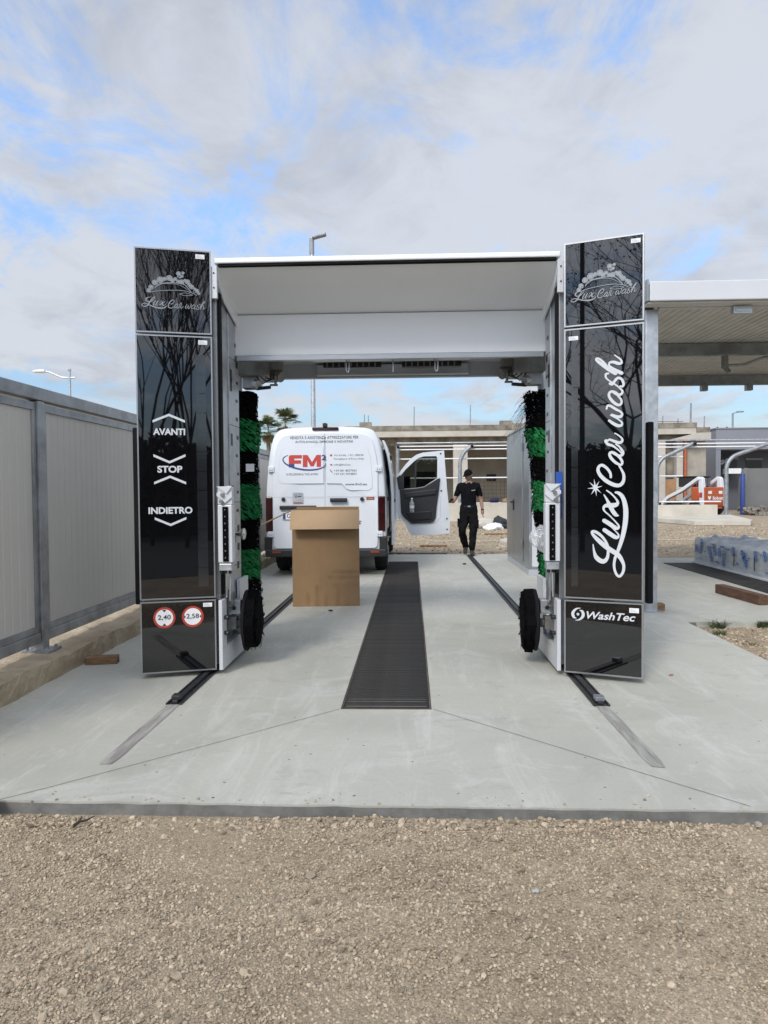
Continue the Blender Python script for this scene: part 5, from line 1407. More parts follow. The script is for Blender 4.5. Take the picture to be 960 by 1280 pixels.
    # shoes
    for (ax_, ay, az), toe, lift in (((-.05, .235, .14), (-.07, .06, .03), .02), ((.06, -.07, .08), (.065, -.27, .03), 0)):
        s = MB(); a = Vector((px + ax_, py + ay, az)); b = Vector((px + toe[0], py + toe[1], .04 + lift))
        d = (b - a); d.z = 0; h = a - d.normalized() * .06
        s.tube([Vector((h.x, h.y, az - .03)), Vector((a.x, a.y, az - .005)), (a + b) / 2 + Vector((0, 0, .005)), b, b + d.normalized() * .045], [.036, .05, .05, .044, .018], 10)
        s.v = [(x, y, max(z, .004 + lift * .5)) for x, y, z in s.v]
        s.build('shoe', M['shoe'], t, smooth=True)
    # cap
    s = MB()
    cv = []; nphi, nth = 8, 20
    for i in range(nphi):
        ph = i / (nphi - 1) * math.pi * .5
        for k in range(nth):
            th = 2 * math.pi * k / nth
            cv.append(hm @ Vector((math.cos(th) * .087 * math.cos(ph), math.sin(th) * .108 * math.cos(ph) + .004, .03 + .105 * math.sin(ph))))
    s.add(cv, [(i * nth + k, i * nth + (k + 1) % nth, (i + 1) * nth + (k + 1) % nth, (i + 1) * nth + k) for i in range(nphi - 1) for k in range(nth)])
    br = []
    for k in range(9):
        a = R(-180 + 22.5 * k); r1 = 1 + .75 * math.sin(-a)
        for rr_, dz in ((1.0, .034), (r1, .018)):
            br.append((math.cos(a) * .086 * (1 if rr_ == 1 else .98), math.sin(a) * .105 * rr_, dz))
    bv = [hm @ Vector(p) for p in br] + [hm @ Vector((p[0], p[1], p[2] - .006)) for p in br]
    s.add(bv, [(2 * k, 2 * k + 1, 2 * k + 3, 2 * k + 2) for k in range(8)] + [(18 + 2 * k, 20 + 2 * k, 21 + 2 * k, 19 + 2 * k) for k in range(8)] + [(2 * k + 1, 2 * k + 19, 2 * k + 21, 2 * k + 3) for k in range(8)])
    s.v = [tuple(Vector(p) + off) for p in s.v]; s.build('cap', M['cloth_black'], t, smooth=True)
    s = MB()
    hv = []
    for i in range(5):
        ph = -R(55) + i / 4 * R(75)
        for k in range(9):
            th = R(20 + 140 * k / 8)
            hv.append(hm @ Vector((math.cos(th) * .080 * math.cos(ph), math.sin(th) * .102 * math.cos(ph) + .002, .118 * math.sin(ph))) + off)
    s.add(hv, [(i * 9 + k, i * 9 + k + 1, (i + 1) * 9 + k + 1, (i + 1) * 9 + k) for i in range(4) for k in range(8)]); s.build('hair', M['cloth_black'], t, smooth=True)
    s = MB(); s.tube([Vector((.29, -.03, .985)) + off, Vector((.292, -.034, .965)) + off], .036, 12); s.build('watch', M['black'], t)
    # the phone he holds
    s = MB(); m_ = Matrix.Translation(Vector((-.38, -.265, 1.175)) + off) @ Matrix.Rotation(R(20), 4, 'Z') @ Matrix.Rotation(R(-35), 4, 'X'); s.box(-.036, .036, -.07, .07, -.005, .005, m_)
    o = s.build('phone', M['black'], bevel=.003); tag(o, "black phone held in the walking person's hand", 'phone')

# ------------------------------------------------------------------ cabinet beside the slab
def cabinet():
    x0, x1, y0, y1, h = 1.90, 2.75, 11.76, 14.34, 2.44
    t = thing('metal_cabinet', ((x0 + x1) / 2, (y0 + y1) / 2, 0), 'tall brushed steel plant cabinet with black door handle behind the right gantry leg', 'cabinet')
    MB().box(x0, x1, y0, y1, .10, h).build('shell', M['cabinet'], t, bevel=.008)
    MB().box(x0 - .004, x1 + .004, y0 - .004, y1 + .004, .0, .098).build('plinth', M['grey_sheet'], t)
    MB().box(x0 - .015, x1 + .015, y0 - .015, y1 + .015, h + .001, h + .035).build('roof', M['cabinet'], t, bevel=.006)
    # white end panel on the near side
    MB().box(x0 + .05, x1 - .05, y0 - .012, y0 - .001, .14, h - .03).build('end_panel', M['white'], t, bevel=.004)
    # doors on the side facing the wash bay
    for a, b in ((12.36, 13.44), (13.46, 14.28)):
        d = MB().box(x0 - .022, x0 - .001, a, b, .16, h - .09).build('door', M['cabinet'], t, bevel=.005)
        if a < 13:
            for z in (.42, 2.06):
                MB().box(x0 - .035, x0 - .023, a - .04, a + .03, z, z + .13).build('hinge', M['galv_dark'], d)
            s = MB(); s.box(x0 - .038, x0 - .023, 13.30, 13.37, 1.02, 1.22); s.cyl((x0 - .038, 13.335, 1.17), (x0 - .07, 13.335, 1.17), .012, n=8); s.box(x0 - .085, x0 - .068, 13.18, 13.36, 1.155, 1.185)
            s.build('handle', M['black'], d, bevel=.004)

# ------------------------------------------------------------------ canopy over the next bay
def canopy():
    X0, X1 = 2.632, 9.2
    t = thing('canopy', (5.8, 11.2, 0), 'galvanised canopy with pale fascia over the neighbouring wash bay', 'canopy')
    for x, ys in ((X0, (8.225, 11.2, 14.4)), (X1 - .2, (8.225, 11.2, 14.4))):
        for y in ys:
            s = MB(); s.box(x, x + .143, y, y + .14, .0, 3.40)
            p = s.build('post', M['galv'], t, bevel=.008)
            s = MB(); s.box(x - .06, x + .20, y - .05, y + .19, -.003, .014); s.build('base_plate', M['galv'], p)
    for y in (8.2, 11.2, 14.4):
        MB().box(X0 + .15, X1, y + .01, y + .10, 3.41, 3.60).build('cross_beam', M['galv'] if y < 9 else M['galv_dark'], t, bevel=.005)  # rear beams take the darker zinc
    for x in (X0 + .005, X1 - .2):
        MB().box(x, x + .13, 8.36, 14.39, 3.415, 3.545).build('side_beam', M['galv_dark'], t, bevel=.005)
    MB().box(2.59, 9.4, 7.95, 7.99, 3.425, 3.635).build('fascia', M['white'], t, bevel=.01)
    MB().box(2.58, 9.4, 7.991, 8.16, 3.405, 3.425).build('gutter', M['roof_sheet'], t)
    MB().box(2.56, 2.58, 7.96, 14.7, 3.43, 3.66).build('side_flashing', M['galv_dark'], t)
    # ribbed roof sheets
    w = 1.0
    n = int((9.4 - 2.6) / w)
    for i in range(n + 1):
        a = 2.6 + i * w; b = min(a + w - .004, 9.4); s = MB(); v = []; f = []
        m_ = 10
        prof = []
        for k in range(m_):
            u = a + (b - a) * k / m_; d = (b - a) / m_
            prof += [(u, 0), (u + d * .62, 0), (u + d * .70, .010), (u + d * .92, .010)]
        prof.append((b, 0))
        for k, (x, dz) in enumerate(prof):
            v += [(x, 7.995, 3.612 + dz), (x, 14.7, 3.612 + dz), (x, 14.7, 3.616 + dz), (x, 7.995, 3.616 + dz)]
            if k: o = 4 * k; f += [(o - 4 + q, o - 4 + (q + 1) % 4, o + (q + 1) % 4, o + q) for q in range(4)]
        s.add(v, f); s.build('roof_sheet', M['roof_sheet'], t)
    # ceiling boom with its swivel, and small lamp boxes under the beams
    s = MB(); s.box(3.55, 3.75, 8.11, 8.19, 3.315, 3.40); s.box(3.57, 3.73, 8.10, 8.105, 3.335, 3.36)
    o = s.build('lamp_box', M['galv'], t, bevel=.006)
    for x in (5.66, 6.52):
        s = MB(); s.box(x, x + .12, 14.3, 14.42, 3.29, 3.40); s.build('lamp_box', M['galv_dark'], t, bevel=.006)
    b = thing('ceiling_boom', (4.73, 11.1, 3.41), 'dark swivelling hose boom hung under the canopy beam', 'boom')
    s = MB(); s.cyl((4.73, 11.1, 3.40), (4.73, 11.1, 3.20), .05, n=12); s.cyl((4.73, 11.1, 3.22), (4.78, 11.06, 3.13), .035, n=10); s.build('swivel', M['motor'], b, smooth=True)
    s = MB(); s.box(4.50, 4.96, 11.06, 11.14, 3.385, 3.405); s.build('mounting_plate', M['galv_dark'], b)
    s = MB(); s.tube([(4.78, 11.1, 3.24), (5.02, 11.1, 3.25), (5.32, 11.1, 3.36), (5.44, 11.1, 3.35), (5.70, 11.1, 3.20), (6.1, 11.1, 3.26), (6.9, 11.1, 3.38)], .022, 8); s.build('boom_pipe', M['galv_dark'], b, smooth=True)

def bay_objects():
    # black rubber strip under the bundle
    t = MB().box(4.70, 5.26, 7.9, 13.62, -.003, .006).build('rubber_strip', M['grate'])
    tag(t, 'flat black grating strip along the slab of the neighbouring bay', 'grating')
    # long film-wrapped bundle
    from mathutils import noise
    t = thing('wrapped_bundle', (5.85, 11.6, 0), 'long bundle wrapped in silvery film with blue print, lying beside the black strip', 'package')
    bm = bmesh.new()
    ny, nc = 90, 28
    rows = []
    for i in range(ny + 1):
        y = 9.4 + (13.72 - 9.4) * i / ny
        row = []
        for k in range(nc + 1):
            u = k / nc
            if u < .35: x, z = 5.29, .02 + .44 * u / .35
            elif u < .75: x, z = 5.29 + 1.15 * (u - .35) / .4, .46
            else: x, z = 6.44, .46 - .44 * (u - .75) / .25
            p = Vector((x, y, z))
            n1 = noise.noise(p * 2.2); n2 = noise.noise(p * 7.0)
            if .33 < u < .78: z += n1 * .07 + n2 * .05 + .012 * math.sin(y * 7) + .02 * noise.noise(p * 15)
            if u <= .35: x += -(n1 * .010 + n2 * .008) * (1 if z > .05 else 0)
            if i in (0, ny): x = 5.86 + (x - 5.86) * .97
            row.append(bm.verts.new((x, y, max(z, .003))))
        rows.append(row)
    for i in range(ny):
        for k in range(nc): bm.faces.new((rows[i][k], rows[i][k + 1], rows[i + 1][k + 1], rows[i + 1][k]))
    for r_ in (rows[0], rows[-1]): bm.faces.new(r_)
    bmesh.ops.recalc_face_normals(bm, faces=bm.faces)
    me = bpy.data.meshes.new('wrapping'); bm.to_mesh(me); bm.free(); me.shade_smooth(); me.set_sharp_from_angle(angle=R(50))
    link('wrapping', me, M['film'], t)
    S_ = lambda a, b, w: (5.272 - w, a, b)
    rr = random.Random(4)
    for i in range(13):
        y = 13.6 - i * .26 + rr.uniform(-.1, .1); zt = rr.uniform(.30, .43); tl = rr.uniform(-.03, .05)
        s = MB()
        for q in range(rr.choice((2, 3, 4))):
            yy = y - q * tl; zz = zt - q * .06
            ring(s, S_, yy, zz, .016, .048, .004 + .0004 * q, 10)
        h_ = rr.uniform(.08, .4); rect(s, S_, y - .22, h_, y - .22 + rr.uniform(.05, .2), h_ + rr.uniform(.012, .03), .0065)
        tag(s.build('film_print', M['film_blue'], t), kind='stuff')
    for y in (11.95, 11.25):
        s = MB(); rect(s, S_, y, .12, y + .035, .33, .006); s.build('film_slit', M['black'], t)
    s = MB()
    T_ = lambda a, b, w: (a, b, .495 + w + .05 * noise.noise(Vector((a, b, .46)) * 2.2))
    for q in range(60):
        a, b = rr.uniform(5.3, 6.3), rr.uniform(10.6, 13.6); rect(s, T_, a, b, a + rr.uniform(.05, .22), b + rr.uniform(.015, .04), .012 + .0006 * q)
    tag(s.build('film_print', M['film_blue'], t), kind='stuff')
    s = MB(); s.box(5.265, 5.45, 9.3, 13.75, -.003, .03); s.build('timber_runner', M['white'], t)
    # timber beam and small block
    s = MB(); m_ = Matrix.Translation((4.13, 9.22, 0)) @ Matrix.Rotation(R(4.5), 4, 'Z'); s.box(-.05, .07, -.52, .52, 0, .115, m_)
    tag(s.build('timber_beam', M['wood_red'], bevel=.004), 'reddish brown timber beam lying on the slab of the neighbouring bay', 'timber')
    s = MB(); s.box(2.80, 2.895, 8.33, 8.45, 0.0, .075); tag(s.build('wood_block', M['wood'], bevel=.004), 'small wooden block at the foot of the canopy post', 'wood block')
    s = MB(); m_ = Matrix.Translation((-2.545, 5.78, 0)) @ Matrix.Rotation(R(12), 4, 'Z'); s.box(-.125, .125, -.05, .05, .001, .06, m_)
    tag(s.build('wood_block', M['wood'], bevel=.005), 'dark brown wooden block lying by the tan kerb', 'wood block')
    # weeds at the joint of the slabs
    def weed(x, y, n, sp, h, m, lab, broad=.0035):
        V = []; F = []
        for k in range(n):
            a = random.uniform(0, 6.28); l = h * random.uniform(.5, 1.15); sx = math.cos(a) * sp * random.uniform(.3, 1); sy = math.sin(a) * sp * .5 * random.uniform(.3, 1)
            b = Vector((x + random.uniform(-.07, .07), y + random.uniform(-.03, .03), GZ)); o = len(V)
            for q in range(5):
                u = q / 4; p = b + Vector((sx * u * u, sy * u * u, l * (u - .45 * u * u * u))); w = broad * (1 - u * .85)
                V += [p + Vector((-w, 0, 0)), p + Vector((w, w * .4, 0))]
            for q in range(4): F.append((o + 2 * q, o + 2 * q + 1, o + 2 * q + 3, o + 2 * q + 2))
        t = thing('weed', (x, y, GZ), lab, 'weed')
        link('leaves', np_mesh('leaves', np.array([tuple(v) for v in V]), np.array(F)), m, t)
    weed(3.17, 7.56, 110, .42, .14, M['weed'], 'spreading grassy weed at the slab joint left of the other weeds')
    weed(3.66, 7.58, 120, .16, .12, M['weed'], 'bushy green weed at the slab joint, at the right edge of the picture', .006)
    weed(3.03, 7.22, 50, .10, .09, M['weed'], 'low green weed growing in the gravel beside the slab edge', .0045)
    weed(3.12, 6.75, 24, .07, .05, M['weed_dry'], 'tiny dry weed in the gravel beside the slab edge', .005)
    # litter on the slab
    for x, y, sc, m, lab in ((1.93, 5.42, .018, 'text_red', 'small red scrap on the slab beside the right front panel'), (.98, 13.5, .05, 'black', 'small black scrap on the slab near the walking person'),
                             (-.95, 8.3, .035, 'black', 'small dark scrap on the slab in front of the cardboard box'), (1.26, 15.3, .05, 'black', "dark lump at the walking person's feet, on the rail end")):
        me = stones_mesh('scrap', np.array([(0, 0, 0)]), np.array([1.0]), .5)
        o = link('scrap', me, M[m]); o.location = (x, y, sc * .3); o.scale = (sc, sc * .6, sc * .5); tag(o, lab, 'scrap')

cardboard_box(); van(); person(); cabinet(); canopy(); bay_objects()

# ------------------------------------------------------------------ background
def unfinished_building():
    Y = 42.0
    X = lambda px: -1.572 + (px - 480) * .04585
    Z = lambda py, px=480: 5.40 - (py - 527) * .0465 - (px - 480) * .00052
    t = thing('unfinished_building', (7, Y + 4, 0), 'unfinished bare concrete building with flat roof and open bays behind the yard', 'building')
    x0, x1 = X(430), X(871)
    MB().box(x0, x1, Y, Y + 12, 4.85, 5.15).build('roof_edge', M['raw_conc_dark'], t)
    MB().box(x0 + .02, x1 - .02, Y + .03, Y + 12, 4.50, 4.848).build('roof_slab', M['raw_conc_pale'], t)
    MB().box(x0 + .1, x1 - .1, Y + .7, Y + 1.1, 4.05, 4.498).build('roof_beam', M['raw_conc_dark'], t)  # beam's shadow under the roof is put into its darker colour
    # lower right part
    xr = X(887.5)
    MB().box(x1 + .01, xr, Y + .02, Y + 12, 4.58, 4.88).build('roof_edge', M['raw_conc_dark'], t)
    s = MB(); s.prism([(X(838), 4.18), (X(871), 4.56), (xr, 4.57), (xr, 4.18)], lambda a, b, w: (a, w, b), Y - .1, Y + .5); s.build('porch_slab', M['raw_conc_pale'], t)
    # columns and walls
    for a, b, m in ((455, 466, 'raw_conc_pale'), (568, 586, 'raw_conc_pale'), (690, 706, 'raw_conc_pale'), (819, 835, 'raw_conc_pale'), (849, 857, 'raw_conc_pale')):
        MB().box(X(a), X(b), Y + .35, Y + .85, -.05, 4.05 if a < 800 else 4.17).build('column', M[m], t)
    MB().box(x0, X(819), Y + 5.5, Y + 5.7, -.05, 4.5).build('back_wall', M['inner_wall'], t)
    MB().box(x0, x1, Y + 1.2, Y + 11, -.04, .35).build('floor', M['raw_conc'], t)
    MB().box(X(835), X(849), Y + .9, Y + 1.0, 2.0, 4.17).build('doorway', M['raw_conc_dark'], t)  # dark sheet paints the shade of the open doorway
    MB().box(X(835.5), X(848.8), Y + .5, Y + .56, .55, 1.92).build('plywood_board', M['ply'], t)
    MB().box(X(861), xr, Y + .6, Y + .8, -.05, 4.17).build('wall', M['raw_conc'], t)
    MB().box(X(857.5), X(861), Y + .75, Y + .8, -.05, 4.17).build('wall', M['raw_conc_dark'], t)
    # dark boxes on the back wall paint the shade inside its openings
    for a, b, c, d in ((612, 624, 1.95, 2.4), (520, 545, .6, 2.6), (740, 770, .6, 2.6)):
        MB().box(X(a) * 1.1, X(b) * 1.1, Y + 5.42, Y + 5.49, c, d).build('wall_opening', M['dark_hole'], t)
    for px, py in ((518, 507), (590, 505), (833, 519), (852, 522), (868, 503), (885, 519), (454, 517), (459, 518), (700, 512)):
        s = MB(); x = X(px); s.cyl((x, Y + .6, 4.9), (x + .02, Y + .6, Z(py, px)), .03 if px != 868 else .05, n=6); s.build('rebar', M['galv_dark'], t)
    for px in (448, 628):
        MB().box(X(px), X(px) + .7, Y + .4, Y + .9, 5.152, 5.42).build('roof_block', M['raw_conc_dark'], t)
    MB().box(X(640), X(668), Y + .2, Y + .5, 5.152, 5.24).build('roof_plank', M['raw_conc_dark'], t)
    MB().box(X(822), X(858), Y + .5, Y + .56, 5.25, 5.29).build('roof_plank', M['raw_conc_dark'], t)
    s = MB(); s.cyl((X(859), Y + .25, .6), (X(859), Y + .25, 4.15), .075, n=10); s.build('drain_pipe', M['orange_pipe'], t, smooth=True)
    # low retaining wall with a rail on top
    w = thing('low_wall', (7.5, 33, 0), 'low whitish concrete wall along the far side of the gravel yard', 'wall')
    MB().box(1.2, 13.78, 33, 33.25, -.05, .64).build('wall_base', M['low_wall'], w)
    MB().box(1.2, 6.2, 33.02, 33.23, .642, .80).build('coping', M['raw_conc_pale'], w)
    # wire mesh sheet leaning behind it
    t = thing('wire_mesh', (4.4, 39.5, .3), 'rusty grid of reinforcing mesh standing in front of the open bay', 'mesh')
    s = MB()
    for i in range(12): x = 3.3 + i * .22; s.cyl((x, 39.5, .5), (x, 39.5, 2.1), .012, n=5)
    s.build('upright_wire', M['rust'], t)
    s = MB()
    for i in range(8): z = .55 + i * .21; s.cyl((3.25, 39.485, z), (5.8, 39.485, z), .012, n=5)
    s.build('cross_wire', M['rust'], t)
    # bundles on the floor of the bay
    rr = random.Random(9)
    def bundle(x, y, z, sx, sz, m, lab):
        me = stones_mesh('tool_bag', np.array([(0, 0, 0)]), np.array([1.0]), .9); me.shade_smooth()
        o = link('tool_bag', me, M[m]); o.location = (x, y, z); o.scale = (sx, .3, sz); tag(o, lab, 'bag')
    bundle(3.95, 34.3, .88, .34, .20, 'navy', 'dark blue bag on the ledge right of the walking person')
    bundle(4.45, 34.3, .84, .18, .16, 'palm_dry', 'small yellow bag on the ledge between two dark bags')
    bundle(4.95, 34.3, .88, .40, .22, 'black', 'black bag on the ledge beside the steel cabinet')
    bundle(5.65, 34.3, .88, .40, .22, 'van_trim', 'dark bag on the ledge half hidden by the steel cabinet')
    MB_ = MB().box(3.3, 6.4, 34.0, 34.7, -.04, .70).build('work_platform', M['raw_conc']); tag(MB_, 'raw concrete ledge carrying dark bags behind the low wall', 'ledge')
    # white sacks and rubble on the yard
    from mathutils import noise
    def lump(sd):
        bm = bmesh.new(); bmesh.ops.create_icosphere(bm, subdivisions=3, radius=1.0)
        for v in bm.verts:
            p = v.co + Vector((sd, 0, 0)); v.co *= 1 + .35 * noise.noise(p * 1.6) + .18 * noise.noise(p * 4.0)
            if v.co.z < -.3: v.co.z = -.3
        me = bpy.data.meshes.new('sack'); bm.to_mesh(me); bm.free(); return me
    for x, y, sx, sz, m, lab in ((2.75, 27.5, .75, .26, 'low_wall', 'crumpled white sack on the gravel right of the walking person'), (3.35, 27.3, .32, .34, 'van_trim', 'dark bundle on the gravel beside the crumpled white sack'), (3.0, 26.6, .4, .16, 'label_white', 'small white sheet of plastic in front of the crumpled white sack'), (2.42, 18.3, .14, .18, 'low_wall', 'pale plastic sack lying at the corner of the steel cabinet')):
        o = link('sack', lump(x * 7), M[m]); o.location = (x, y, GZ + sz * .3); o.scale = (sx, .4, sz); o.rotation_euler = (0, 0, .3); tag(o, lab, 'sack')
    for x0_, x1_, y, m, nm, lab in ((2.35, 3.2, 23.2, 'wood', 'plank', 'brown plank lying on the gravel beyond the walking person'), (.2, .9, 18.4, 'wood', 'plank', 'short brown plank lying on the gravel below the open van door')):
        o = MB().box(x0_, x1_, y, y + .12, GZ + .005, GZ + .05).build(nm, M[m]); tag(o, lab, 'plank')
    for x0_, x1_, y, lab in ((.6, 2.9, 20.3, 'thin white strip lying on the gravel beyond the walking person'), (6.6, 12.5, 20.5, 'thin white strip lying on the gravel behind the wrapped bundle')):
        o = MB().box(x0_, x1_, y, y + .035, GZ + .012, GZ + .03).build('string_line', M['low_wall']); tag(o, lab, 'strip')
    s = MB(); s.tube([(-.6, 16.4, GZ + .02), (.1, 16.3, GZ + .03), (.8, 16.35, GZ + .02)], .025, 6); tag(s.build('pipe', M['motor']), 'thin dark pipe lying along the back edge of the slab near the van door', 'pipe')
    # concrete island
    s = MB(); s.prism([(11.0, 33.5), (10.4, 31.6), (10.9, 28.2), (12.9, 27.9), (13.4, 28.8), (14.9, 34.2), (12.0, 34.6)], lambda a, b, w: (a, b, w), -.05, .14)
    tag(s.build('concrete_island', M['low_wall'], bevel=.02), 'raised pale concrete island in the gravel yard', 'island')

def grey_building():
    Y = 46.0; k = Y / 900
    X = lambda px: (px - 514.4) * k * 1.0 + .0 - .0
    Z = lambda py: 1.4 + (610 - py) * k
    t = thing('grey_building', (24, Y + 5, 0), 'flat grey shop building with a black sign at the right edge of the picture', 'building')
    a, b = X(888), X(1010)
    MB().box(a, b, Y, Y + 10, Z(563), Z(538)).build('upper_wall', M['grey_bldg'], t)
    MB().box(a, b, Y + 1.8, Y + 10, -.05, Z(563) - .002).build('lower_wall', M['grey_bldg_shaded'], t)  # recessed facade coloured darker for the shade beneath the upper wall
    MB().box(a, a + .3, Y + .02, Y + 1.8, -.05, Z(563) - .002).build('corner_pier', M['grey_bldg'], t)
    MB().box(a - .05, b, Y - .05, Y + 10, Z(538) + .001, Z(536.5)).build('parapet_cap', M['grey_bldg'], t)
    sg = MB().box(X(894), X(924), Y + 1.55, Y + 1.7, Z(585), Z(570)).build('sign_board', M['black'], t)
    s = MB()
    x0, x1, z0, z1 = X(899), X(920), Z(580.5), Z(573.5)
    def g(p, q, w): return (x0 + (q - .77) / 1.05 * (x1 - x0), Y + 1.545 - w, z0 + (.433 - p) / .233 * (z1 - z0) + (q - .77) * .1)
    for i, st in enumerate(SCRIPT[:7]):
        put_stroke(s, g, [(p, q, w * 1.3) for p, q, w in st], .001 * i, 3)
    s.build('lettering', M['print'], sg)
    for p0, p1, q0, q1 in ((926, 929, 574, 584), (940, 959.5, 575, 587)):
        w = MB().box(X(p0), X(p1), Y + 1.76, Y + 1.795, Z(q1), Z(q0)).build('window', M['window'], t)
        MB().box(X(p0) - .05, X(p1) + .05, Y + 1.70, Y + 1.755, Z(q0), Z(q0) + .12).build('lintel', M['grey_bldg'], w)
    s = MB()
    for dx in (0, .6): s.tube([(X(896) + dx, Y + 1, Z(538)), (X(898) + dx, Y + 1, Z(534))], .05, 6)
    s.build('roof_fitting', M['black'], t)
    MB().box(X(908), X(924), Y + .6, Y + 1.4, Z(592.5), Z(586)).build('awning_box', M['label_white'], t)
    # grey wall in front
    Yw = 40.0; kw = Yw / 900; Xw = lambda px: (px - 514.4) * kw; Zw = lambda py: 1.4 + (610 - py) * kw
    t = thing('grey_wall', (18.5, Yw, 0), 'weathered grey wall with a sloping end at the right edge of the picture', 'wall')
    MB().box(Xw(925), Xw(1000), Yw, Yw + .25, -.05, Zw(586.5)).build('wall_face', M['grey_fence'], t)
    s = MB(); s.prism([(Xw(915.5), .1), (Xw(924.8), .1), (Xw(924.8), Zw(586)), (Xw(921), Zw(588)), (Xw(917.5), Zw(603))], lambda a_, b_, w: (a_, w, b_), Yw - .12, Yw + .2); s.build('end_buttress', M['grey_fence'], t)
    s = MB(); s.lathe((Xw(914.3), 39.4, -.05), (0, 0, 1), [(.11, 0), (.12, .05), (.12, 2.15), (.1, 2.2)], 14)
    tag(s.build('blue_pipe', M['blue'], smooth=True), 'upright blue drum beside the grey wall behind the loader', 'drum')
    # rubble at the wall foot
    n = 700; x = rng.uniform(Xw(914), Xw(1000), n); y = rng.uniform(37.6, 39.9, n); z_ = rng.uniform(.03, .14, n)
    me = stones_mesh('rubble', np.stack([x, y, GZ + np.clip((y - 37.6) * .2, 0, .4) * rng.uniform(.4, 1, n)], -1), z_)
    tag(link('rubble', me, M['raw_conc_dark']), 'dark heap of rubble along the foot of the grey wall', 'rubble', kind='stuff')
    # galvanised pole, the right-most
    s = MB(); s.cyl((19.78, 40, -.05), (19.78, 40, 8.5), .07, .05, n=10); tag(s.build('metal_pole', M['galv'], smooth=True), 'slim galvanised pole at the extreme right edge of the picture', 'pole')

def pipe_frames():
    Y = 35.0
    labs = ['bent galvanised tube post behind the open van door', 'bent galvanised tube post directly behind the walking person', 'bent galvanised tube post beside the canopy post', 'bent galvanised tube post on the concrete island in front of the loader']
    bases = ((-.66, 3.2, 0, 0), (2.34, 2.90, .56, 0), (11.72, 13.51, 1.72, 0), (14.85, 17.0, 2.15, 1))
    t = thing('tube_railing', (6, Y, 0), 'white horizontal tube rails of the unfinished wash bays across the yard', 'railing')
    def rail(x0, x1, y, z, r, m='label_white'):
        s = MB(); s.cyl((x0, y, z), (x1, y, z), r, n=8); s.build('rail', M[m], t, smooth=True)
    for z, r in ((3.68, .03), (3.52, .03), (3.36, .03)): rail(-.7, 19.0, Y, z, r, 'label_white' if z < 3.6 else 'galv')
    for z in (2.91, 1.98): rail(-.66, 13.0, Y + .06, z, .03)
    rail(2.3, 14.8, Y + .06, .745, .035)
    for (x, xt, dx, k), lab in zip(bases, labs):
        p = thing('tube_post', (x, Y, 0), lab, 'post', 'bent tube posts of the unfinished wash bays')
        yy = Y - .12 if k == 0 else 34.6
        s = MB()
        if dx == 0:
            s.cyl((x, yy, -.04), (x, yy, 3.55), .09, n=12)
            tip = (x, yy, 3.52)
        else:
            h0 = 2.25 if dx > 1 else 2.58; pts = [(x, yy, -.04), (x, yy, h0)]
            for q in range(1, 7):
                a = q / 6 * R(72 if dx > 1 else 60); rr_ = .75 if dx > 1 else 1.0
                pts.append((x + rr_ * (1 - math.cos(a)), yy, h0 + rr_ * math.sin(a)))
            pts.append((x + dx, yy, 3.53)); tip = pts[-1]
            s.tube(pts, .095, 12)
        s.build('tube', M['galv_dark'], p, smooth=True)
        s = MB(); s.cyl((tip[0] - .05, yy - .03, tip[2]), (tip[0] + .07, yy - .03, tip[2] + .02), .125, n=14); s.build('end_cap', M['black'], p, smooth=True)
        s = MB(); s.box(x - .16, x + .16, yy - .16, yy + .16, .142 if k else -.045, .165 if k else -.02); s.build('base_plate', M['galv'], p)

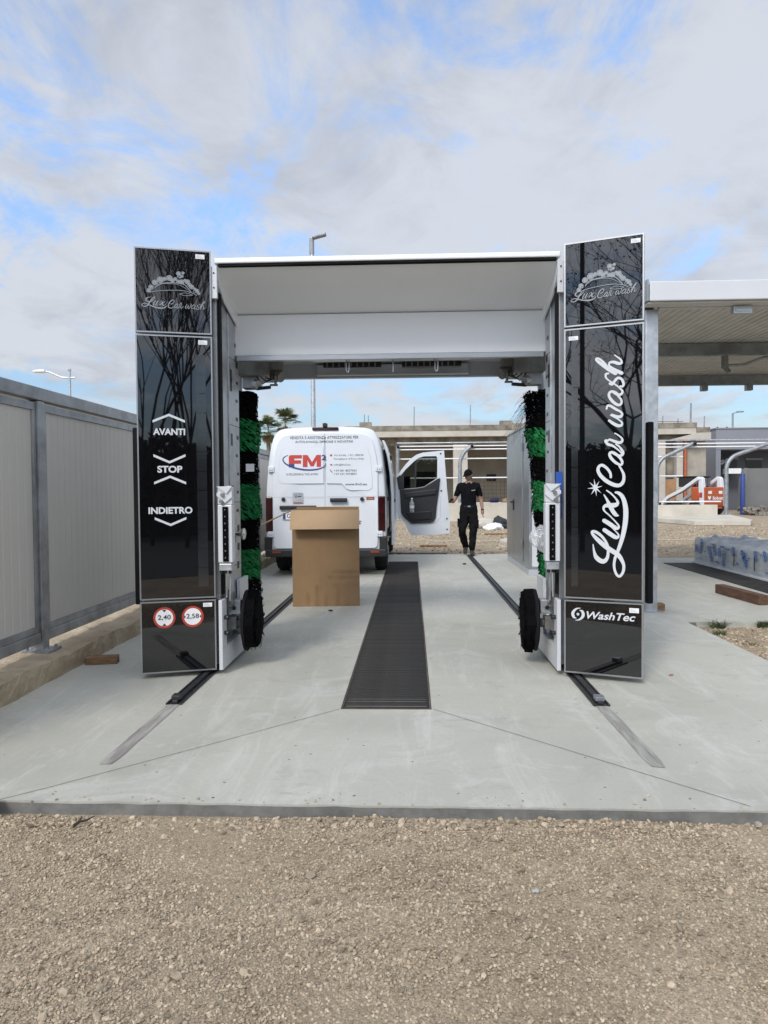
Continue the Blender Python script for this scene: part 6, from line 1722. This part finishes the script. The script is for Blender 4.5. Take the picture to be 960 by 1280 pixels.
def skid_loader():
    t = thing('skid_loader', (15.4, 39.0, 0), 'white and orange compact skid loader parked by the grey wall', 'loader')
    m_ = Matrix.Translation((15.75, 38.1, GZ)) @ Matrix.Rotation(R(27), 4, 'Z')
    # local: rear face at y=0 looking to the viewer, machine runs to +y, x across
    def B(mb, *a): mb.box(*a, m_); return mb
    P = lambda a, b, w: m_ @ Vector((a, -w, b))
    B(MB(), -.70, .70, .0, .9, .50, 1.50).build('engine_cover', M['orange'], t, bevel=.05)
    B(MB(), -.72, .72, .15, 2.4, .32, .52).build('chassis', M['black'], t, bevel=.03)
    B(MB(), -.66, .66, .05, .5, .36, .49).build('rear_bumper', M['orange'], t, bevel=.03)
    rd = B(MB(), -.60, .60, -.03, .0, .62, 1.36).build('rear_door', M['orange'], t, bevel=.02)
    for x in (-.36, .40):
        B(MB(), x - .13, x + .13, -.045, -.031, 1.14, 1.30).build('tail_light', M['label_white'], t, bevel=.015)
    s = MB(); put_text(s, P, 'Bobcat', -.16, .84, .58, 1.02, .035, bold=.03); s.build('lettering', M['label_white'], rd)
    s = MB(); s.add([P(-.50, 1.06, .036), P(-.44, 1.02, .036), P(-.36, 1.02, .036), P(-.30, 1.06, .036), P(-.29, .94, .036), P(-.40, .82, .036), P(-.51, .94, .036)], [(0, 1, 2, 3, 4, 5, 6)]); s.build('emblem', M['label_white'], rd)
    B(MB(), -.52, .52, .75, 1.9, 1.52, 2.02).build('cab', M['dark_hole'], t, bevel=.04)
    B(MB(), -.55, .55, .70, 2.0, 2.022, 2.09).build('cab_roof', M['black'], t, bevel=.02)
    for i in range(9):
        x = -.48 + i * .12
        B(MB(), x - .02, x + .02, .70, .74, 1.55, 1.98).build('grille_bar', M['galv_dark'], t)
    for sx in (-1, 1):
        # upright tower and lift arm
        a, b = (sx * .56, sx * .78) if sx > 0 else (-.78, -.56)
        s = MB(); s.prism([(.04, .5), (.26, .5), (.34, 1.35), (.34, 1.98), (.22, 2.05), (.10, 1.95), (.05, 1.5)], lambda y, z, w: m_ @ Vector((w, y, z)), a, b); s.build('tower', M['van'], t, bevel=.03)
        s = MB(); s.prism([(.18, 1.90), (.36, 2.06), (1.5, 1.42), (2.45, 1.02), (2.90, .62), (2.86, .18), (2.72, .18), (2.72, .55), (2.36, .88), (1.4, 1.26), (.42, 1.82)], lambda y, z, w: m_ @ Vector((w, y, z)), a * 1.06, b * 1.03); s.build('lift_arm', M['van'], t, bevel=.03)
        for y in (.55, 1.75):
            s = MB(); c = m_ @ Vector((sx * .80, y, .40)); s.lathe(c - (m_.to_3x3() @ Vector((.14, 0, 0))), m_.to_3x3() @ Vector((1, 0, 0)), [(.22, 0), (.36, .02), (.40, .08), (.40, .2), (.36, .26), (.22, .28)], 24)
            w = s.build('wheel', M['tyre'], t, smooth=True)
            s = MB(); s.lathe(c + (m_.to_3x3() @ Vector((sx * .08, 0, 0))), m_.to_3x3() @ Vector((sx, 0, 0)), [(.2, 0), (.19, .05), (.08, .06)], 16); s.build('rim', M['label_white'], w, smooth=True)
    s = MB(); s.prism([(2.75, .05), (3.6, .05), (3.62, .08), (3.0, .35), (2.9, .75), (2.8, .75)], lambda y, z, w: m_ @ Vector((w, y, z)), -.9, .9); s.build('bucket', M['black'], t)
    B(MB(), -.785, -.782, .08, .28, .95, 1.22).build('decal', M['text_red'], t)

def street_lamps():
    # tall one beyond the gantry
    t = thing('street_lamp', (-4.08, 30, 0), 'tall grey street lamp rising above the middle of the gantry', 'street lamp')
    s = MB(); s.cyl((-4.08, 30, -.05), (-4.05, 30, 11.9), .11, .075, n=12); s.build('pole', M['galv'], t, smooth=True)
    s = MB(); m_ = Matrix.Translation((-3.78, 30, 11.93)) @ Matrix.Rotation(R(-14), 4, 'Y'); s.box(-.27, .33, -.14, .14, -.06, .07, m_); s.build('lamp_head', M['galv_dark'], t, bevel=.04)
    s = MB(); s.cyl((-4.06, 30, 11.2), (-4.06, 30, 11.85), .10, n=10); s.build('collar', M['galv_dark'], t)
    t = thing('street_lamp', (-13.42, 28, 0), 'grey street lamp with long curved arm beyond the panel fence', 'street lamp')
    s = MB(); s.cyl((-13.42, 28, -.05), (-13.42, 28, 6.22), .06, .05, n=10); s.cyl((-13.42, 28, 6.2), (-13.42, 28, 6.27), .07, n=8); s.build('pole', M['galv'], t, smooth=True)
    s = MB(); s.tube([(-13.2, 28, 5.93), (-13.5, 28, 5.93), (-13.75, 28, 5.95), (-14.0, 28, 6.06), (-14.25, 28, 6.17), (-14.42, 28, 6.19)], .03, 8); s.build('arm', M['galv'], t, smooth=True)
    s = MB(); s.lathe((-14.38, 28, 6.2), (-1, 0, 0), [(.04, 0), (.085, .03), (.10, .2), (.08, .42), (.03, .52)], 14); s.v = [(x, y, 6.2 + (z - 6.2) * .75) for x, y, z in s.v]; s.build('lamp_head', M['label_white'], t, smooth=True)
    t = thing('street_lamp', (30.6, 70, 0), 'far grey street lamp above the grey shop building', 'street lamp')
    s = MB(); s.cyl((30.6, 70, -.05), (30.6, 70, 8.5), .10, .08, n=10); s.build('pole', M['galv_dark'], t, smooth=True)
    s = MB(); s.tube([(30.6, 70, 8.45), (30.9, 70, 8.55), (31.2, 70, 8.6)], .05, 6); s.box(31.0, 31.6, 69.9, 70.1, 8.55, 8.68); s.build('lamp_head', M['galv_dark'], t)

def palm(x, y, h, r, lab, seed):
    rr = random.Random(seed)
    t = thing('palm_tree', (x, y, 0), lab, 'palm', 'palms behind the van')
    s = MB(); s.tube([(x, y, -.05), (x + .05, y, h * .5), (x, y, h - .3)], [.20, .16, .19], 10); s.build('trunk', M['palm_trunk'], t, smooth=True)
    for nm, cnt, el0, el1, m, lr in (('crown', 28, -20, 85, 'palm', 1.0), ('dry_leaves', 14, -85, -35, 'palm_dry', .75)):
        V = []; F = []
        for k in range(cnt):
            az = rr.uniform(0, 6.28); el = R(rr.uniform(el0, el1)); L = r * lr * rr.uniform(.8, 1.1)
            d = Vector((math.cos(az) * math.cos(el), math.sin(az) * math.cos(el), math.sin(el)))
            side = Vector((-math.sin(az), math.cos(az), 0))
            tip = Vector((x, y, h)) + d * L * .55
            for q in range(17):        # fan leaflets
                a = R(-80 + 10 * q); ll = L * .55 * rr.uniform(.8, 1.05)
                e = (d * math.cos(a) + side * math.sin(a))
                p1 = tip + e * ll * .55; p2 = tip + e * ll + Vector((0, 0, -ll * .28))
                wv = e.cross(d.cross(side)).normalized() * r * .026
                o = len(V); V += [tip, p1 - wv, p2, p1 + wv]; F.append((o, o + 1, o + 2, o + 3))
            o = len(V); b = Vector((x, y, h)); wv = side * r * .012; V += [b - wv, b + wv, tip + wv, tip - wv]; F.append((o, o + 1, o + 2, o + 3))
        link(nm, np_mesh(nm, np.array([tuple(v) for v in V]), np.array(F)), M[m], t)

# ------------------------------------------------------------------ what stands behind the camera (seen in the glossy panels)
def bare_tree(x, y, h, seed, lab, up=.75, spread=.5, depth=6, buds=False, trunk=.11, fork=.3, group='bare trees behind the camera'):
    rr = random.Random(seed)
    t = thing('bare_tree', (x, y, GZ), lab, 'tree', group)
    S = MB(); B = MB(); tips = []
    def grow(p, d, L, r, lev, mb):
        pts = [p]; q = p; dd = d
        for k in range(3):
            dd = (dd + Vector((rr.gauss(0, .11), rr.gauss(0, .11), rr.gauss(.05 * up, .06)))).normalized()
            q = q + dd * L / 3; pts.append(q)
        mb.tube(pts, [r, r * .9, r * .8, r * .68], 6 if lev < 2 else (4 if lev < 4 else 3), caps=False)
        if lev >= depth:
            tips.append(q); return
        n = 3 if lev in (0, 1) else rr.choice((2, 2, 3))
        for k in range(n):
            ax = Vector((rr.gauss(0, 1), rr.gauss(0, 1), rr.gauss(0, .35))).normalized()
            nd = (dd + ax * spread * rr.uniform(.6, 1.25) + Vector((0, 0, up * .25))).normalized()
            grow(pts[rr.choice((2, 3, 3))], nd, L * rr.uniform(.68, .86), r * rr.uniform(.52, .68), lev + 1, B)
    grow(Vector((x, y, GZ)), Vector((0, 0, 1)), h * fork, trunk, 0, S)
    S.build('trunk', M['bark'], t, smooth=True)
    B.build('branches', M['bark'], t)
    if buds:
        V = []; F = []
        for q in tips:
            for k in range(rr.choice((1, 2, 3))):
                c = q + Vector((rr.gauss(0, .06), rr.gauss(0, .06), rr.gauss(0, .06))); a = Vector((rr.gauss(0, 1), rr.gauss(0, 1), rr.gauss(0, 1))).normalized() * .035; b = a.orthogonal().normalized() * .022
                o = len(V); V += [c - a, c + b, c + a, c - b]; F.append((o, o + 1, o + 2, o + 3))
        tag(link('buds', np_mesh('buds', np.array([tuple(v) for v in V]), np.array(F)), M['hedge'], t), kind='stuff')

def behind_camera():
    for q, (x, y, h, sd_, lab) in enumerate(((.35, -8.2, 13.0, 3, 'slim upright bare tree beyond the road, left of the row of five'), (1.0, -9.3, 14.0, 8, 'slim upright bare tree beyond the road, second of the row of five'),
            (1.65, -8.1, 12.5, 15, 'slim upright bare tree beyond the road, middle of the row of five'), (2.3, -9.0, 14.0, 27, 'slim upright bare tree beyond the road, fourth of the row of five'), (2.9, -10.4, 15.0, 41, 'slim upright bare tree beyond the road, right of the row of five'))):
        bare_tree(x, y, h, sd_, lab, up=1.1, spread=.40, depth=6, trunk=.062, fork=.20)
    bare_tree(-5.0, -9.4, 15.0, 21, 'budding spreading tree beyond the road, on the left', up=.4, spread=.75, depth=7, buds=True, trunk=.13, fork=.2)
    bare_tree(-7.0, -12.6, 14.0, 33, 'budding spreading tree beyond the road, behind the left one', up=.4, spread=.8, depth=6, buds=True, trunk=.13, fork=.2)
    t = thing('street_lamp', (-4.7, -5.1, GZ), 'dark street lamp pole beside the road behind the camera', 'street lamp')
    s = MB(); s.cyl((-4.7, -5.1, GZ), (-4.7, -5.1, 9), .065, .05, n=12); s.build('pole', M['rail'], t, smooth=True)
    s = MB(); s.box(-4.8, -4.6, -5.9, -5.0, 8.98, 9.1); s.build('lamp_head', M['rail'], t, bevel=.03)
    # dense evergreen hedge along the far side of the road
    n = 26000
    x = rng.uniform(-26, 24, n); zt = 3.1 + .25 * np.sin(x * .9) + .15 * np.sin(x * 2.7 + 1)
    u = rng.uniform(0, 1, n) ** .6
    z = GZ + u * zt * rng.uniform(.9, 1.06, n); y = -14 + rng.uniform(-1.1, .9, n) * (1 - .35 * u)
    C = np.stack([x, y, z], -1); a = rng.normal(0, 1, (n, 3)); a /= np.linalg.norm(a, axis=1)[:, None]
    b = np.cross(a, rng.normal(0, 1, (n, 3))); b /= np.linalg.norm(b, axis=1)[:, None]
    a *= .17; b *= .10
    V = np.stack([C - a, C + b, C + a, C - b], 1).reshape(-1, 3); F = np.arange(n * 4).reshape(-1, 4)
    h = thing('hedge', (0, -14, GZ), 'dark evergreen hedge along the road behind the camera', 'hedge')
    tag(link('leaves', np_mesh('leaves', V, F), M['hedge'], h), kind='stuff')
    s = MB(); s.box(-26, 24, -14.6, -13.5, GZ, 2.7); s.build('inner_twigs', M['hedge'], h)

unfinished_building(); grey_building(); pipe_frames(); skid_loader(); street_lamps()
palm(-11.95, 60, 6.5, 1.4, 'shorter palm behind the van, next to the brush', 3)
palm(-10.5, 60, 7.1, 1.5, 'taller palm rising above the van roof', 5)
behind_camera()
